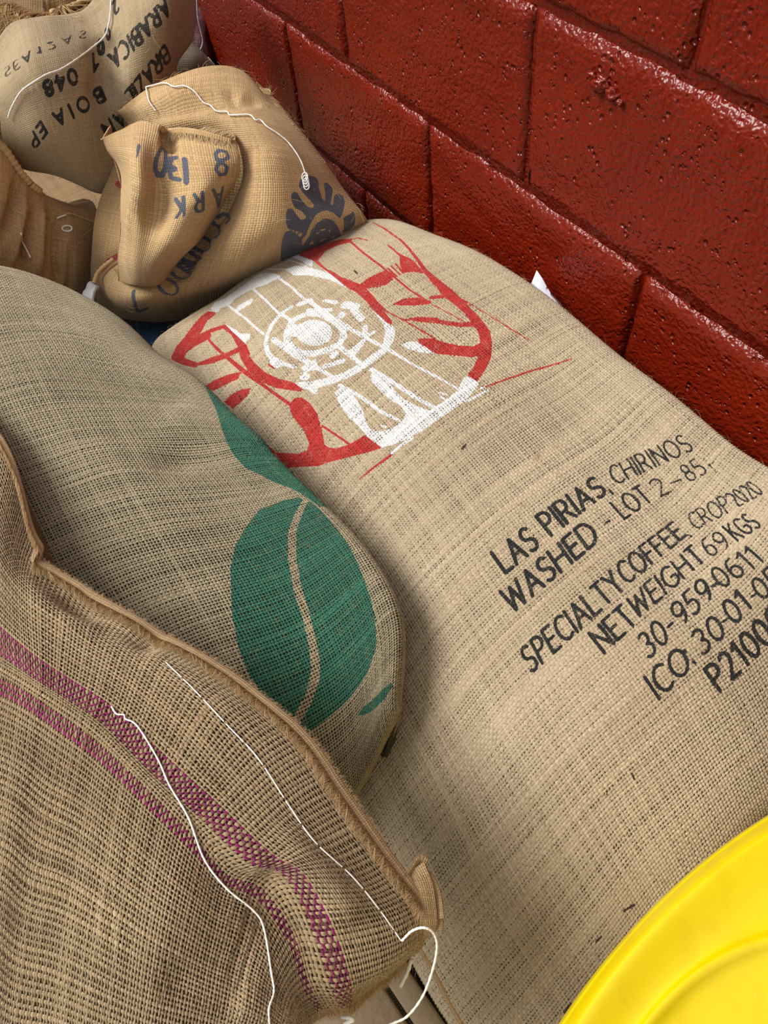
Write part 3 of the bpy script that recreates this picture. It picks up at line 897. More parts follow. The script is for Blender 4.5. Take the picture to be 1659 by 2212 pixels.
# ------------------------------------------------------------------ prints on the three front sacks
A_, B_, C_, D_, E_, F_ = ((340, 480), 4.1475), ((640, 460), 4.1475), ((360, 720), 4.1475), ((540, 600), 4.1475), ((700, 740), 4.1475), ((900, 560), 4.608)
EMB = [
 (A_, [('poly', [(480, 775), (520, 720), (600, 690), (700, 620), (830, 530), (900, 470), (980, 455), (1060, 465), (1110, 490), (1060, 520), (980, 560), (860, 600), (780, 640), (700, 690), (640, 750), (570, 770), (545, 810), (500, 800)]),
       ('poly', [(1200, 312), (1290, 300), (1395, 350), (1390, 405), (1340, 385), (1290, 350)]),
       ('poly', [(1150, 420), (1240, 395), (1340, 400), (1480, 440), (1570, 505), (1570, 525), (1480, 505), (1350, 480), (1220, 480)]),
       ('stroke', [(930, 450), (1100, 385), (1210, 335)], 7), ('stroke', [(1000, 425), (1150, 425), (1230, 470)], 9), ('stroke', [(1180, 345), (1290, 375), (1350, 405)], 7),
       ('stroke', [(860, 600), (970, 700), (1085, 815)], 12), ('stroke', [(1090, 505), (1200, 580), (1310, 685), (1420, 760), (1520, 830)], 13),
       ('stroke', [(640, 750), (800, 870), (955, 1005)], 12), ('stroke', [(735, 770), (830, 715)], [45, 40]),
       ('poly', [(470, 790), (530, 820), (450, 885), (400, 980), (320, 1080), (250, 1200), (240, 1244), (130, 1212), (170, 1120), (240, 1040), (320, 930), (390, 850)]),
       ('stroke', [(230, 1100), (380, 1025), (480, 975), (600, 935), (690, 990), (760, 1090), (800, 1200)], [30, 30, 26, 24, 32, 40, 44]),
       ('poly', [(680, 950), (740, 1000), (835, 1000), (830, 1045), (790, 1080)]),
       ('stroke', [(20, 1040), (250, 900), (420, 790)], 4)]),
 (D_, [('stroke', [(370, 265), (280, 320), (200, 420), (155, 520), (142, 600), (165, 680), (220, 740)], 25),
       ('poly', [(175, 745), (240, 715), (305, 750), (290, 795), (230, 818), (190, 795)]), ('stroke', [(290, 770), (405, 803)], 18),
       ('stroke', [(430, 965), (560, 965), (700, 930), (850, 880), (1000, 800), (1120, 710), (1215, 640)], [30, 42, 42, 40, 40, 40, 36]),
       ('poly', [(500, 980), (620, 960), (600, 1045), (560, 1040)]),
       ('poly', [(1180, 370), (1290, 440), (1305, 500), (1290, 570), (1240, 640), (1190, 600), (1212, 500), (1200, 430)]),
       ('stroke', [(720, -10), (860, 55), (990, 110), (1080, 200), (1160, 310), (1235, 405)], [34, 42, 44, 40, 38, 40]),
       ('stroke', [(370, 400), (430, 360), (520, 322), (640, 330), (740, 378), (825, 450), (842, 530), (800, 595), (690, 650), (580, 682), (460, 680), (380, 640), (332, 560), (332, 480), (380, 400)], 35),
       ('poly', [(390, 480), (440, 420), (540, 375), (640, 385), (720, 430), (742, 500), (710, 570), (620, 612), (540, 610), (450, 570)]),
       ('poly', [(320, 440), (420, 415), (440, 530), (330, 530)]),
       ('stroke', [(205, 550), (300, 615), (400, 690), (500, 745), (600, 805), (740, 890)], [26, 28, 30, 26, 20, 16]),
       ('poly', [(455, 815), (520, 765), (590, 728), (608, 780), (600, 832), (500, 842)]), ('stroke', [(480, 880), (505, 885)], 40), ('stroke', [(755, 690)], 46),
       ('stroke', [(672, 795), (835, 745)], 26), ('stroke', [(800, 615), (990, 770)], 24), ('poly', [(880, 660), (960, 600), (1020, 545), (1050, 560), (990, 640), (930, 710)]),
       ('stroke', [(1030, 445), (1035, 520)], 26), ('stroke', [(1040, 525), (1110, 490)], 20), ('stroke', [(822, 335)], 42),
       ('stroke', [(855, 245), (945, 262)], 48), ('stroke', [(930, 290), (1000, 372)], 34), ('stroke', [(660, 205), (770, 225)], [16, 24]), ('stroke', [(440, 240), (545, 208)], 28),
       ('stroke', [(520, 290), (725, 290)], [20, 22]), ('stroke', [(270, 320), (390, 395)], 18),
       ('stroke', [(520, 195), (690, 330), (830, 420), (1040, 540), (1230, 640), (1430, 760), (1659, 885)], [14, 24, 26, 16, 20, 12, 12])]),
 (E_, [('stroke', [(980, 290), (1190, 412)], 11), ('stroke', [(420, 240), (560, 320), (800, 480), (985, 585)], [22, 20, 20, 18]), ('stroke', [(140, 385), (280, 455), (520, 625), (705, 715)], [18, 16, 18, 12]),
       ('poly', [(95, 450), (150, 405), (230, 430), (300, 520), (350, 620), (385, 730), (420, 780), (340, 785), (230, 680), (150, 570)]),
       ('poly', [(415, 300), (440, 265), (500, 270), (560, 330), (640, 440), (720, 510), (830, 570), (940, 610), (960, 600), (1010, 570), (1110, 510), (1200, 420), (1250, 320), (1290, 295), (1390, 370), (1330, 450), (1260, 530), (1130, 620), (1000, 710), (870, 800), (760, 860), (640, 910), (520, 945), (420, 870), (335, 780), (420, 775), (500, 800), (600, 775), (690, 720), (735, 640), (690, 570), (600, 520), (500, 430), (430, 350)]),
       ('stroke', [(600, 1000), (680, 930), (790, 860)], 14), ('stroke', [(1280, 530), (1470, 428)], 14), ('stroke', [(600, 1010), (320, 1225)], [14, 7]),
       ('poly', [(0, 940), (110, 950), (230, 915), (365, 832), (520, 948), (380, 990), (180, 1040), (0, 1085)]),
       ('stroke', [(1030, 450), (1100, 470)], 10), ('stroke', [(1040, 490), (1090, 510)], 9), ('stroke', [(515, 745), (560, 760)], 10),
       ('poly', [(690, 20), (760, -5), (840, -5), (900, 45), (975, 102), (860, 92), (740, 55)])]),
 (C_, [('stroke', [(70, 205), (160, 255), (270, 285)], [40, 32, 24]), ('stroke', [(150, 170), (260, 90), (380, 30)], 34), ('stroke', [(290, 275), (420, 240), (540, 200), (660, 140)], [16, 36, 34, 34]),
       ('stroke', [(610, 0), (670, 95), (695, 200), (760, 300), (860, 390), (990, 450), (1100, 470), (1200, 500)], [36, 42, 42, 46, 46, 44, 40, 26]),
       ('stroke', [(380, 60), (560, 230), (700, 345), (900, 490), (1110, 640)], [12, 18, 22, 14, 16]),
       ('poly', [(340, 480), (430, 420), (560, 370), (680, 345), (640, 410), (540, 460), (420, 520)]), ('poly', [(520, 620), (580, 550), (680, 500), (760, 492), (720, 570), (600, 680)]),
       ('poly', [(1105, 630), (1150, 580), (1210, 575), (1290, 630), (1350, 720), (1380, 820), (1400, 900), (1420, 1000), (1480, 1040), (1600, 1025), (1659, 985), (1659, 1100), (1420, 1170), (1360, 1190), (1060, 1205), (950, 1080), (1010, 1070), (1180, 1080), (1260, 1050), (1280, 990), (1230, 870), (1140, 760), (1105, 690)]),
       ('stroke', [(880, 1000), (985, 1085)], 14), ('stroke', [(1395, 830), (1645, 1000)], 10), ('stroke', [(915, 280), (960, 310)], 10)]),
 (B_, [('poly', [(15, 372), (120, 310), (260, 270), (400, 240), (505, 232), (490, 268), (370, 295), (270, 340), (220, 400), (180, 440), (110, 410)]), ('stroke', [(500, 240), (560, 228), (640, 250)], [9, 8, 8]),
       ('stroke', [(170, 425), (290, 530)], 14), ('stroke', [(280, 525), (380, 600), (560, 670)], [24, 40, 40]), ('stroke', [(590, 670), (700, 800), (780, 880)], 28),
       ('poly', [(560, 650), (640, 590), (760, 530), (820, 515), (870, 600), (800, 650), (720, 670), (620, 680)]),
       ('stroke', [(490, 262), (640, 390), (800, 515), (1020, 695), (1200, 805)], 11),
       ('poly', [(925, 365), (1050, 430), (1130, 520), (1150, 550), (1060, 530), (960, 540), (930, 470)]),
       ('stroke', [(820, 500), (900, 570)], 9), ('stroke', [(850, 480), (930, 555)], 9), ('stroke', [(890, 460), (960, 540)], 9), ('stroke', [(820, 290), (930, 385)], 10),
       ('stroke', [(690, 92), (800, 150), (940, 250), (1060, 385), (1170, 540), (1260, 645)], [7, 13, 12, 14, 20, 26]),
       ('poly', [(860, 822), (960, 770), (1080, 760), (1200, 790), (1190, 820), (1080, 832), (930, 832)]), ('stroke', [(970, 962), (1080, 950), (1250, 960)], [10, 24, 30]),
       ('stroke', [(780, 870), (960, 962), (1220, 1112)], 8)]),
 (F_, [('stroke', [(70, 90), (200, 220), (300, 330), (420, 430), (520, 530), (600, 620), (675, 730), (695, 850), (680, 970), (630, 1080), (560, 1185)], [12, 34, 60, 52, 44, 50, 56, 56, 62, 62, 62]),
       ('stroke', [(0, 605), (200, 622), (420, 655), (570, 650)], [28, 28, 30, 40]), ('stroke', [(150, 385), (300, 370)], 28),
       ('poly', [(0, 790), (160, 790), (280, 830), (420, 860), (560, 870), (640, 830), (650, 960), (540, 980), (360, 960), (160, 940), (60, 880)]),
       ('stroke', [(130, 440), (500, 640)], 7), ('stroke', [(0, 690), (180, 790)], 8), ('stroke', [(380, 360), (600, 490), (800, 610), (960, 710), (1120, 810)], [9, 7, 7, 9, 7]),
       ('stroke', [(640, 1290), (780, 1240), (1150, 1110), (1540, 995)], [12, 11, 12, 8])])]
emblem = []
for (o_, sc_), items in EMB: emblem += traced(S1, o_, sc_, items)
up_line = S1.pxuv([(560, 470), (677, 564), (836, 697), (1022, 820), (1200, 940)])
lo_line = S1.pxuv([(400, 615), (465, 675), (515, 728), (648, 836), (808, 955), (950, 1060)])
def band_fn(Q):
    def side(Q, L):
        # u runs along the sack, v across it: the bands of colour run along the sack
        o = np.argsort(L[:, 0]); return Q[:, 1] - np.interp(Q[:, 0], L[o, 0], L[o, 1])
    a, b = side(Q, up_line), side(Q, lo_line)
    return np.minimum(a * np.sign(np.mean(lo_line[:, 1]) - np.mean(up_line[:, 1])), -b * np.sign(np.mean(lo_line[:, 1]) - np.mean(up_line[:, 1])))
lot = []
Z1, Z2, Z3_, Z4, Z5 = ((1040, 1000), 5.53), ((1260, 920), 5.53), ((1100, 1200), 5.53), ((1359, 1020), 5.53), ((1359, 1240), 3.1733)
WORDS = [('LAS', Z1, (290, 1312), (690, 1000), (118, 1072), (530, 760), .155), ('PIRIAS', Z1, (835, 865), (1490, 365), (650, 640), (1345, 160), .155),
 ('WASHED', Z1, (375, 1790), (1410, 915), (225, 1540), (1240, 690), .155), ('LOT', Z2, (490, 1115), (830, 890), (318, 920), (665, 710), .13),
 ('2', Z2, (930, 845), (1045, 785), (765, 685), (880, 615), .11), ('85', Z2, (1275, 668), (1490, 560), (1135, 495), (1335, 395), .11),
 ('CHIRINOS', Z2, (395, 705), (1320, 285), (285, 505), (1170, 105), .12),
 ('SPECIALTY', Z3_, (265, 1405), (1390, 385), (130, 1130), (1200, 185), .13), ('NET', Z3_, (1140, 1162), (1525, 790), (950, 930), (1335, 590), .135),
 ('COFFEE', ((0, 0), 1), (1355, 1263), (1482, 1156), (1328, 1222), (1452, 1128), .13), ('CROP', Z4, (800, 690), (1250, 450), (680, 515), (1110, 275), .11),
 ('2020', Z4, (1310, 408), (1612, 248), (1135, 275), (1440, 105), .11), ('WEIGHT', Z4, (90, 1755), (920, 1045), (-25, 1515), (745, 870), .13),
 ('69', Z4, (975, 1010), (1215, 890), (830, 820), (1070, 705), .11), ('KGS', Z4, (1300, 820), (1585, 640), (1115, 650), (1390, 495), .11),
 ('30-959', ((0, 0), 1), (1402, 1423), (1541, 1290), (1376, 1377), (1515, 1247), .125), ('0611', ((0, 0), 1), (1561, 1271), (1650, 1211), (1531, 1234), (1614, 1180), .12),
 ('ICO', Z5, (205, 858), (425, 640), (103, 708), (345, 490), .13), ('30', Z5, (505, 560), (662, 412), (420, 415), (580, 275), .13), ('01', Z5, (725, 350), (840, 225), (625, 215), (740, 105), .13),
 ('05', Z5, (915, 180), (1050, 65), (825, 60), (960, -55), .13), ('P21000', Z5, (622, 800), (1085, 365), (515, 655), (975, 215), .15)]
for txt, (o_, sc_), bl_, br_, tl_, tr_, st in WORDS:
    q = [np.array(v_, float) / sc_ + np.array(o_) for v_ in (bl_, br_, tl_, tr_)]
    lot += text_shapes(S1, txt, *q, st, track=.22)
lot += traced(S1, *Z1, [('stroke', [(1530, 328), (1568, 372)], 17)]) + traced(S1, *Z2, [('stroke', [(262, 1165), (315, 1132)], 14), ('stroke', [(1050, 685), (1165, 640)], 12), ('stroke', [(1445, 395), (1590, 560)], 8), ('stroke', [(1490, 472), (1555, 440)], 9)])
lot += traced(S1, *Z4, [('stroke', [(728, 758), (745, 775)], 14), ('stroke', [(992, 1365), (1045, 1332)], 18)]) + traced(S1, *Z5, [('stroke', [(375, 522), (385, 530)], 11), ('stroke', [(438, 598), (452, 610)], 11), ('stroke', [(640, 328), (668, 312)], 9), ('stroke', [(838, 155), (862, 142)], 9)])
stain = traced(S1, (1150, 1650), 3.26, [('stroke', [(640, 1035), (715, 992)], 9), ('stroke', [(450, 1250), (485, 1215)], 9), ('stroke', [(700, 70), (720, 110)], 7), ('stroke', [(520, 215), (527, 195)], 6), ('stroke', [(1020, 680), (1040, 675)], 5), ('stroke', [(230, 1740), (270, 1700)], 16)])
stain += traced(S1, (0, 0), 1, [('stroke', [(998, 970), (1006, 962)], 3), ('stroke', [(766, 585), (772, 592)], 2), ('stroke', [(1422, 1504), (1426, 1507)], 3), ('stroke', [(518, 855), (521, 862)], 2)])
BLACK = lin(34, 34, 34)
M1 = thread_mat('pale_jute_yarn', t_light, t_dark, inks=[('ink', 'band', .5), ('lot', BLACK, .25), ('stain', lin(58, 48, 36), .3)], band=(lin(180, 42, 38), lin(222, 222, 221)))
PT1 = .0032
RIM2 = [(-200, 560), (0, 570), (200, 645), (275, 690), (430, 832), (530, 930), (620, 1024), (700, 1104), (775, 1195), (828, 1292), (840, 1395), (800, 1560), (760, 1700), (850, 1860), (930, 2000)]
BUR1 = [(x - 170, y + 40) for x, y in RIM2] + [(700, 2300), (-300, 2300)]
yarns('woven_cover', S1, PT1, PT1, PT1 * .42, PT1 * .36, PT1 * .30, PT1 * .24, M1, sack1, (.08, S1.u[-1] - .06), (.03, S1.v[-1] - .01), keep=yarn_region(100, BUR1), inks={'ink': emblem, 'lot': lot, 'stain': stain}, extra={'band': band_fn})
S1.mesh('inner_liner', plain_mat('brown_liner', lin(96, 80, 58), .9, .1, .25, 50), sack1, -.0012, 2, close=.02)['label'] = 'dark inner liner seen through the weave'
sj = S1.inv([(905, 2040), (935, 2090), (965, 2150), (1000, 2215)])
sp_ = smooth_path(S1.at(sj, .001)[0], 10)
side_seam_path = sp_
fuzz('loose_fibres', S1, 7000, .009, .00008, FIBRE_PALE, sack1, stand=.7, seed=11)

# green bean sack
gp = [[(530, 1140), (560, 1102), (610, 1082), (645, 1075), (655, 1080), (640, 1105), (622, 1150), (622, 1210), (635, 1280), (655, 1340), (668, 1400), (672, 1450), (660, 1500), (635, 1545), (612, 1562), (585, 1545), (560, 1495), (535, 1450), (515, 1400), (500, 1320), (497, 1230), (508, 1180)],
      [(668, 1082), (690, 1100), (730, 1145), (765, 1200), (790, 1260), (810, 1330), (813, 1400), (796, 1450), (762, 1500), (720, 1540), (680, 1572), (652, 1592), (636, 1582), (650, 1560), (672, 1520), (690, 1470), (692, 1430), (684, 1390), (670, 1330), (652, 1270), (640, 1210), (640, 1150), (655, 1105)],
      [(773, 1545), (785, 1527), (814, 1503), (846, 1474), (849, 1483), (832, 1509), (808, 1533), (785, 1545)]]
bean = traced(S2, (0, 0), 1, [('poly', q) for q in gp])
ledge = S2.pxuv([(400, 790), (440, 832), (462, 875), (474, 910), (488, 950), (505, 983), (530, 1010), (570, 1030), (615, 1050), (650, 1066), (690, 1094)])
vmin = ledge[:, 1].min() - .09
bean.append(('poly', np.vstack([ledge, [[ledge[-1, 0], vmin], [ledge[0, 0] - .03, vmin]]])))
M2 = thread_mat('olive_jute_yarn', T2_light, T2_dark, inks=[('ink', lin(52, 114, 92), .45)])
PT2 = .0034
EL = [(-120, 800), (-40, 895), (12, 965), (70, 1130), (85, 1200), (165, 1262), (340, 1360), (505, 1460), (650, 1580), (755, 1720), (845, 1850), (918, 1950)]
BUR2 = [(x - 110, y + 130) for x, y in EL] + [(700, 2400), (-400, 2400), (-400, 700)]
yarns('woven_cover', S2, PT2, PT2, PT2 * .29, PT2 * .25, PT2 * .24, PT2 * .18, M2, sack2, (.0, S2.u[-1] - .01), (.0, S2.v[-1] - .05), keep=yarn_region(120, BUR2), inks={'ink': bean})
S2.mesh('inner_liner', plain_mat('olive_liner', lin(70, 68, 54), .8, .1, .25, 50), sack2, -.003, 2, close=.02)['label'] = 'dark inner liner seen through the weave'
fuzz('loose_fibres', S2, 5000, .009, .00007, FIBRE, sack2, stand=.6, seed=12)

# magenta striped sack
va = S3.pxuv([(235, 1548), (345, 1655), (450, 1750), (560, 1850), (700, 2010)])[:, 1]
vb = S3.pxuv([(205, 1615), (300, 1705), (400, 1805), (480, 1895), (625, 2020)])[:, 1]
v1, v2 = float(np.mean(va)), float(np.mean(vb))
def stripes(fam, S):
    if fam == 0: return np.zeros(len(S))
    return ((np.abs(S - v1) < .0105) | (np.abs(S - v2) < .0048)).astype(float)
M3 = thread_mat('jute_yarn_magenta', lin(206, 182, 142), lin(138, 114, 82), stripe=lin(164, 24, 110))
PT3 = .0031
yarns('woven_cover', S3, PT3, PT3, PT3 * .30, PT3 * .26, PT3 * .24, PT3 * .18, M3, sack3, keep=yarn_region(120), ur=(.0, S3.u[-1] - .01), vr=(.004, S3.v[-1] - .03), stripe_fn=stripes)
S3.mesh('inner_liner', plain_mat('inner_burlap', lin(98, 80, 54), .9, .1, .3, 70), sack3, -.003, 2, close=.02)['label'] = 'dark inner layer seen through the weave'
fuzz('loose_fibres', S3, 5000, .008, .00006, FIBRE, sack3, stand=.6, seed=13)
# ------------------------------------------------------------------ hem, fringe and stitching of the striped sack
HEMC = weave_mat('selvage_weave', lin(196, 168, 126), lin(134, 106, 72), lin(84, 64, 42), .0017, .95, amp=.0008)
E_line = [(-120, 800), (-40, 895), (12, 965), (45, 1055), (70, 1130), (85, 1180), (78, 1215), (110, 1232), (165, 1262), (250, 1310), (340, 1360), (430, 1410), (505, 1460), (580, 1520), (650, 1580), (710, 1650), (755, 1720), (800, 1785), (845, 1850), (890, 1910), (918, 1950)]
eij = S3.inv(E_line)
Epts = smooth_path(S3.at(eij, .002)[0], 8)
def tape(name, path, wid, th, mat, parent, side_vec, label=None):
    """flat woven edge: a strip with rounded cross-section following a path"""
    n = len(path)
    T = np.gradient(path, axis=0); T /= np.linalg.norm(T, axis=1, keepdims=True)
    S_ = side_vec - T * np.einsum('ij,ij->i', side_vec, T)[:, None]; S_ /= np.linalg.norm(S_, axis=1, keepdims=True)
    N = np.cross(T, S_)
    N = np.where((np.einsum('ij,ij->i', N, CC - path) < 0)[:, None], -N, N)
    a = np.linspace(0, 2 * np.pi, 12, endpoint=False)
    V = path[:, None] + S_[:, None] * (wid / 2 * np.cos(a))[None, :, None] + N[:, None] * (th / 2 * np.sin(a))[None, :, None]
    s = np.concatenate([[0], np.cumsum(np.linalg.norm(np.diff(path, axis=0), axis=1))])
    fab = np.zeros((n, 12, 3)); fab[..., 0] = s[:, None]; fab[..., 1] = (a / np.pi * wid)[None]
    idx = np.arange(n * 12).reshape(n, 12); nx = np.roll(idx, -1, 1)
    F = np.stack([idx[:-1], nx[:-1], nx[1:], idx[1:]], -1).reshape(-1, 4)
    F = [list(f) for f in F] + [list(idx[0][::-1]), list(idx[-1])]
    o = mesh_obj(name, V.reshape(-1, 3), F, mat, parent, attrs={'fab': ('FLOAT_VECTOR', fab.reshape(-1, 3))})
    if label: o['label'] = label
    return o
def dirs(sh, ij):
    """unit direction of growing v at sheet positions"""
    a = sh.at(np.clip(ij + [2, 0], 0, 1e9))[0] - sh.at(ij)[0]
    return a / (np.linalg.norm(a, axis=1, keepdims=True) + 1e-9)
esm = np.stack([smooth_path(np.c_[eij, np.zeros(len(eij))], 8)[:, 0], smooth_path(np.c_[eij, np.zeros(len(eij))], 8)[:, 1]], 1)
tape('side_seam', side_seam_path, .006, .003, HEMC, sack1, np.tile(RC[0], (len(side_seam_path), 1)))
Epts = S3.at(esm, .003)[0]
side = dirs(S3, esm)
tape('hem', Epts + side * .003, .0085, .0034, HEMC, sack3, side, 'tightly woven selvage edge')
def fringe(name, base, direc, normal, n_per, length, r, mat, parent, seed, spread=.35, lift=.25):
    g = np.random.default_rng(seed)
    n = n_per
    q = g.uniform(0, len(base) - 1.001, n); i = q.astype(int); f = (q - i)[:, None]
    B = base[i] * (1 - f) + base[i + 1] * f
    D = direc[i]; N = normal[i]
    tn = np.gradient(base, axis=0)[i]; tn /= np.linalg.norm(tn, axis=1, keepdims=True) + 1e-9
    clump = np.sin(q * 2.3) * .25 + np.sin(q * 5.1 + 1) * .2
    L = length * g.uniform(.55, 1.25, n) * (1 + .25 * clump)
    sp = g.normal(0, spread, n) + clump; lf = lift * g.uniform(.2, 1.2, n)
    t = np.linspace(0, 1, 4)
    path = B[:, None] + L[:, None, None] * (D[:, None] * t[None, :, None] + tn[:, None] * (sp[:, None] * t[None] ** 1.5)[..., None] + N[:, None] * (lf[:, None] * np.sin(t * 2.4)[None])[..., None])
    V, F = tubes(path, np.outer(np.full(n, r), [1, 1, .8, .3]), 3)
    o = mesh_obj(name, V, F, mat, parent); o['kind'] = 'stuff'
    return o
_, nE = S3.at(esm)
fringe('frayed_fringe', Epts + side * .006, side, nE, 6000, .012, .00014, FIBRE_PALE, sack3, 41, .4, .3)
fringe('frayed_fringe', Epts + side * .007, side, nE, 5000, .010, .00014, plain_mat('brown_jute_fibre', lin(168, 128, 80), .8, .2, .2, 90), sack3, 43, .5, .35)
fringe('frayed_fringe', Epts[:-20] + side[:-20] * .001, -side[:-20], nE[:-20], 1500, .005, .0001, FIBRE_PALE, sack3, 42, .5, .3)
# the folded selvage ears at the corner
for q, (pts, z) in enumerate([([(868, 1905), (900, 1865), (918, 1868)], -.05), ([(880, 1912), (915, 1895), (935, 1930), (944, 1985)], -.055), ([(888, 1925), (922, 1925), (938, 1970), (940, 2010)], -.06)]):
    p_ = smooth_path([PZ(a, b, z - .004 * i) for i, (a, b) in enumerate(pts)], 8)
    tape('folded_selvage', p_, .013, .004, HEMC, sack3, np.tile(RC[0] * .6 - RC[1], (len(p_), 1)))
ear = Sheet(np.array([[PZ(850, 1880, -.052), PZ(885, 1880, -.05), PZ(915, 1862, -.05)], [PZ(870, 1930, -.056), PZ(905, 1915, -.05), PZ(935, 1915, -.055)], [PZ(885, 1990, -.062), PZ(918, 1985, -.057), PZ(944, 1985, -.062)], [PZ(885, 2040, -.07), PZ(918, 2030, -.068), PZ(940, 2015, -.07)]]), 50, 60)
ear.done(0).mesh('corner_fold', HEMC, sack3)
def on(sh, pts, lift): return sh.px3(pts, lift)
st1 = [(358, 1433), (419, 1492), (493, 1571), (557, 1640), (626, 1746), (679, 1821), (759, 1895), (817, 1964), (864, 2031)]
l1 = smooth_path(on(S3, st1, .0012), 14)
k_ = 0
seg = 9
while k_ < len(l1) - 2:                         # running stitch: each white stitch of the hem
    q = l1[k_:k_ + seg]
    if len(q) > 3:
        h = np.sin(np.linspace(0, np.pi, len(q)))[:, None]
        nn = np.array([0, 0, 1.0])
        V, F = tubes((q + nn * (h * .0011 - .0004))[None], np.full((1, len(q)), .00055), 6)
        mesh_obj('hem_stitch', V, F, WHITE_CORD, sack3)
    k_ += seg
lp = [on(S3, [(864, 2031)], .002)[0]] + [PZ(a, b, z) for a, b, z in [(890, 2011, -.035), (915, 2004, -.03), (935, 2014, -.035), (944, 2042, -.045), (936, 2090, -.06), (914, 2150, -.075), (880, 2195, -.08), (842, 2214, -.085), (800, 2240, -.09)]]
cord('loose_cord', lp, .0009, WHITE_CORD, sack3, 'white cord end looping off the hem', 10)
st2 = [(241, 1529), (252, 1545), (268, 1547), (272, 1556), (297, 1571), (340, 1640), (366, 1699), (408, 1768), (440, 1858), (488, 1921), (546, 1969), (568, 2006), (584, 2102), (589, 2144), (578, 2180), (581, 2213)]
cord('loose_cord', on(S3, st2, .0016), .0007, WHITE_CORD, sack3, 'long white cord lying across the stripes', 10)
cord('loose_cord', [PZ(889, 2072, -.1), PZ(880, 2100, -.105), PZ(864, 2132, -.11)], .0015, WHITE_CORD, sack3, None, 6)
cord('loose_cord', [PZ(746, 2172, -.06), PZ(748, 2185, -.062), PZ(738, 2195, -.062), (PZ(752, 2198, -.06)), PZ(762, 2204, -.062), PZ(742, 2212, -.062)], .0014, WHITE_CORD, sack3, None, 6)
fringe('frayed_end', S3.at(S3.inv([(880, 2075), (850, 2100), (815, 2125), (780, 2150), (752, 2172), (720, 2178), (690, 2180), (650, 2212)]))[0], np.tile(RC[1] * .8 + RC[0] * .2, (8, 1)), np.tile(-RC[2], (8, 1)), 500, .008, .00016, FIBRE, sack3, 44)

# ------------------------------------------------------------------ sack 4: tan sack with folded mouth
TL, TD, TG = lin(212, 180, 132), lin(158, 124, 82), lin(98, 74, 46)
NAVY = lin(86, 90, 102)
def net_of(rows, f): return np.array([[f(*q) for q in r_] for r_ in rows])
rows = [[(262, 240, -.015), (335, 192, .01), (440, 154, .03), (520, 157, .025), (578, 207, .0)],
        [(285, 275, -.04), (360, 262, -.005), (450, 240, .012), (530, 235, .015), (625, 267, -.015)],
        [(262, 345, -.09), (370, 340, -.075), (470, 330, -.045), (572, 325, -.015), (683, 345, -.05)],
        [(228, 425, -.13), (330, 440, -.125), (440, 440, -.11), (580, 430, -.055), (728, 410, -.09)],
        [(208, 520, -.17), (295, 540, -.165), (400, 540, -.15), (560, 520, -.1), (776, 478, -.13)],
        [(204, 610, -.235), (255, 640, -.22), (340, 640, -.2), (520, 600, -.19), (790, 530, -.21)],
        [(232, 676, -.29), (290, 690, -.3), (370, 690, -.31), (500, 660, -.32), (780, 570, -.31)]]
S4 = Sheet(net_of(rows, PZ), 230, 230, skirt={'v1': [(-.025, 0, -.014), (-.06, 0, -.018)], 'v0': [(-.015, .003, -.004), (-.04, .01, -.03)], 'u0': [(-.015, .0, -.006), (-.045, .03, -.02)], 'u1': [(-.03, .02, -.015), (-.08, .025, -.03)]}, lump=.002, lump_scale=.12, seed=2)
S4.fold([(490, 185), (500, 205), (515, 218), (545, 218), (570, 232)], .010, -.009)
S4.fold([(505, 320), (502, 380), (470, 450), (430, 520), (380, 590), (345, 640)], .02, -.018)
S4.fold([(205, 600), (230, 570), (262, 550), (285, 530)], .010, -.010)
S4.fold([(300, 265), (380, 240), (450, 225), (520, 250)], .02, -.012)
S4.fold([(290, 240), (360, 210), (440, 190)], .015, .006)
S4.fold([(560, 300), (560, 400), (500, 520), (430, 620)], .035, .010)
S4.fold([(650, 420), (660, 500), (600, 560)], .03, -.004)
S4.done(2)
sack4 = empty('coffee_sack', (.15, -.28, -.33), 'golden tan sack with folded-over mouth, blue-grey sun emblem and lettering, beside red wall', 'sack', 'burlap coffee sacks in the pile')
G_ = ((560, 360), 6.9125)
sunp = traced(S4, *G_, [('poly', [(600, 220), (650, 150), (740, 130), (840, 150), (880, 200), (890, 320), (930, 450), (968, 560), (985, 480), (980, 350), (960, 250), (1010, 235), (1070, 290), (1100, 350), (1085, 440), (1060, 560), (1090, 600), (1110, 520), (1120, 430), (1180, 395), (1250, 440), (1280, 520), (1260, 640), (1210, 770), (1180, 760), (1110, 690), (1000, 650), (900, 680), (830, 740), (760, 860), (720, 960), (675, 1060), (640, 1000), (540, 950), (430, 930), (400, 850), (400, 700), (420, 630), (460, 610), (510, 650), (560, 720), (620, 790), (690, 790), (700, 750), (640, 670), (530, 610), (490, 530), (470, 430), (510, 360), (570, 390), (620, 480), (700, 580), (790, 630), (820, 570), (740, 480), (640, 380), (590, 290)]),
      ('poly', [(1250, 760), (1330, 720), (1410, 665), (1430, 730), (1420, 880), (1340, 950), (1250, 990)]),
      ('poly', [(720, 1080), (780, 950), (860, 840), (980, 765), (1100, 800), (1180, 900), (1215, 1010), (1190, 1130), (1000, 1200), (800, 1300), (660, 1330)]),
      ('poly', [(340, 1100), (380, 980), (440, 950), (540, 990), (620, 1060), (650, 1130), (640, 1240), (560, 1400), (320, 1420)]),
      ('cut', [(780, 1160), (850, 1010), (950, 930), (1050, 950), (1115, 1060)], 13), ('cut', [(880, 1140), (960, 1075), (1030, 1080)], 13)])
tanw = text_line(S4, 'SCONDO', (474, 468), (362, 622), (38, 24), .15, .3)
tanw += traced(S4, (0, 280), 3.95, [('stroke', [(1140, 1380), (1150, 1470), (1180, 1555), (1255, 1525)], 24)])
redm = S4.pxuv([(212, 590), (235, 565), (258, 552)])
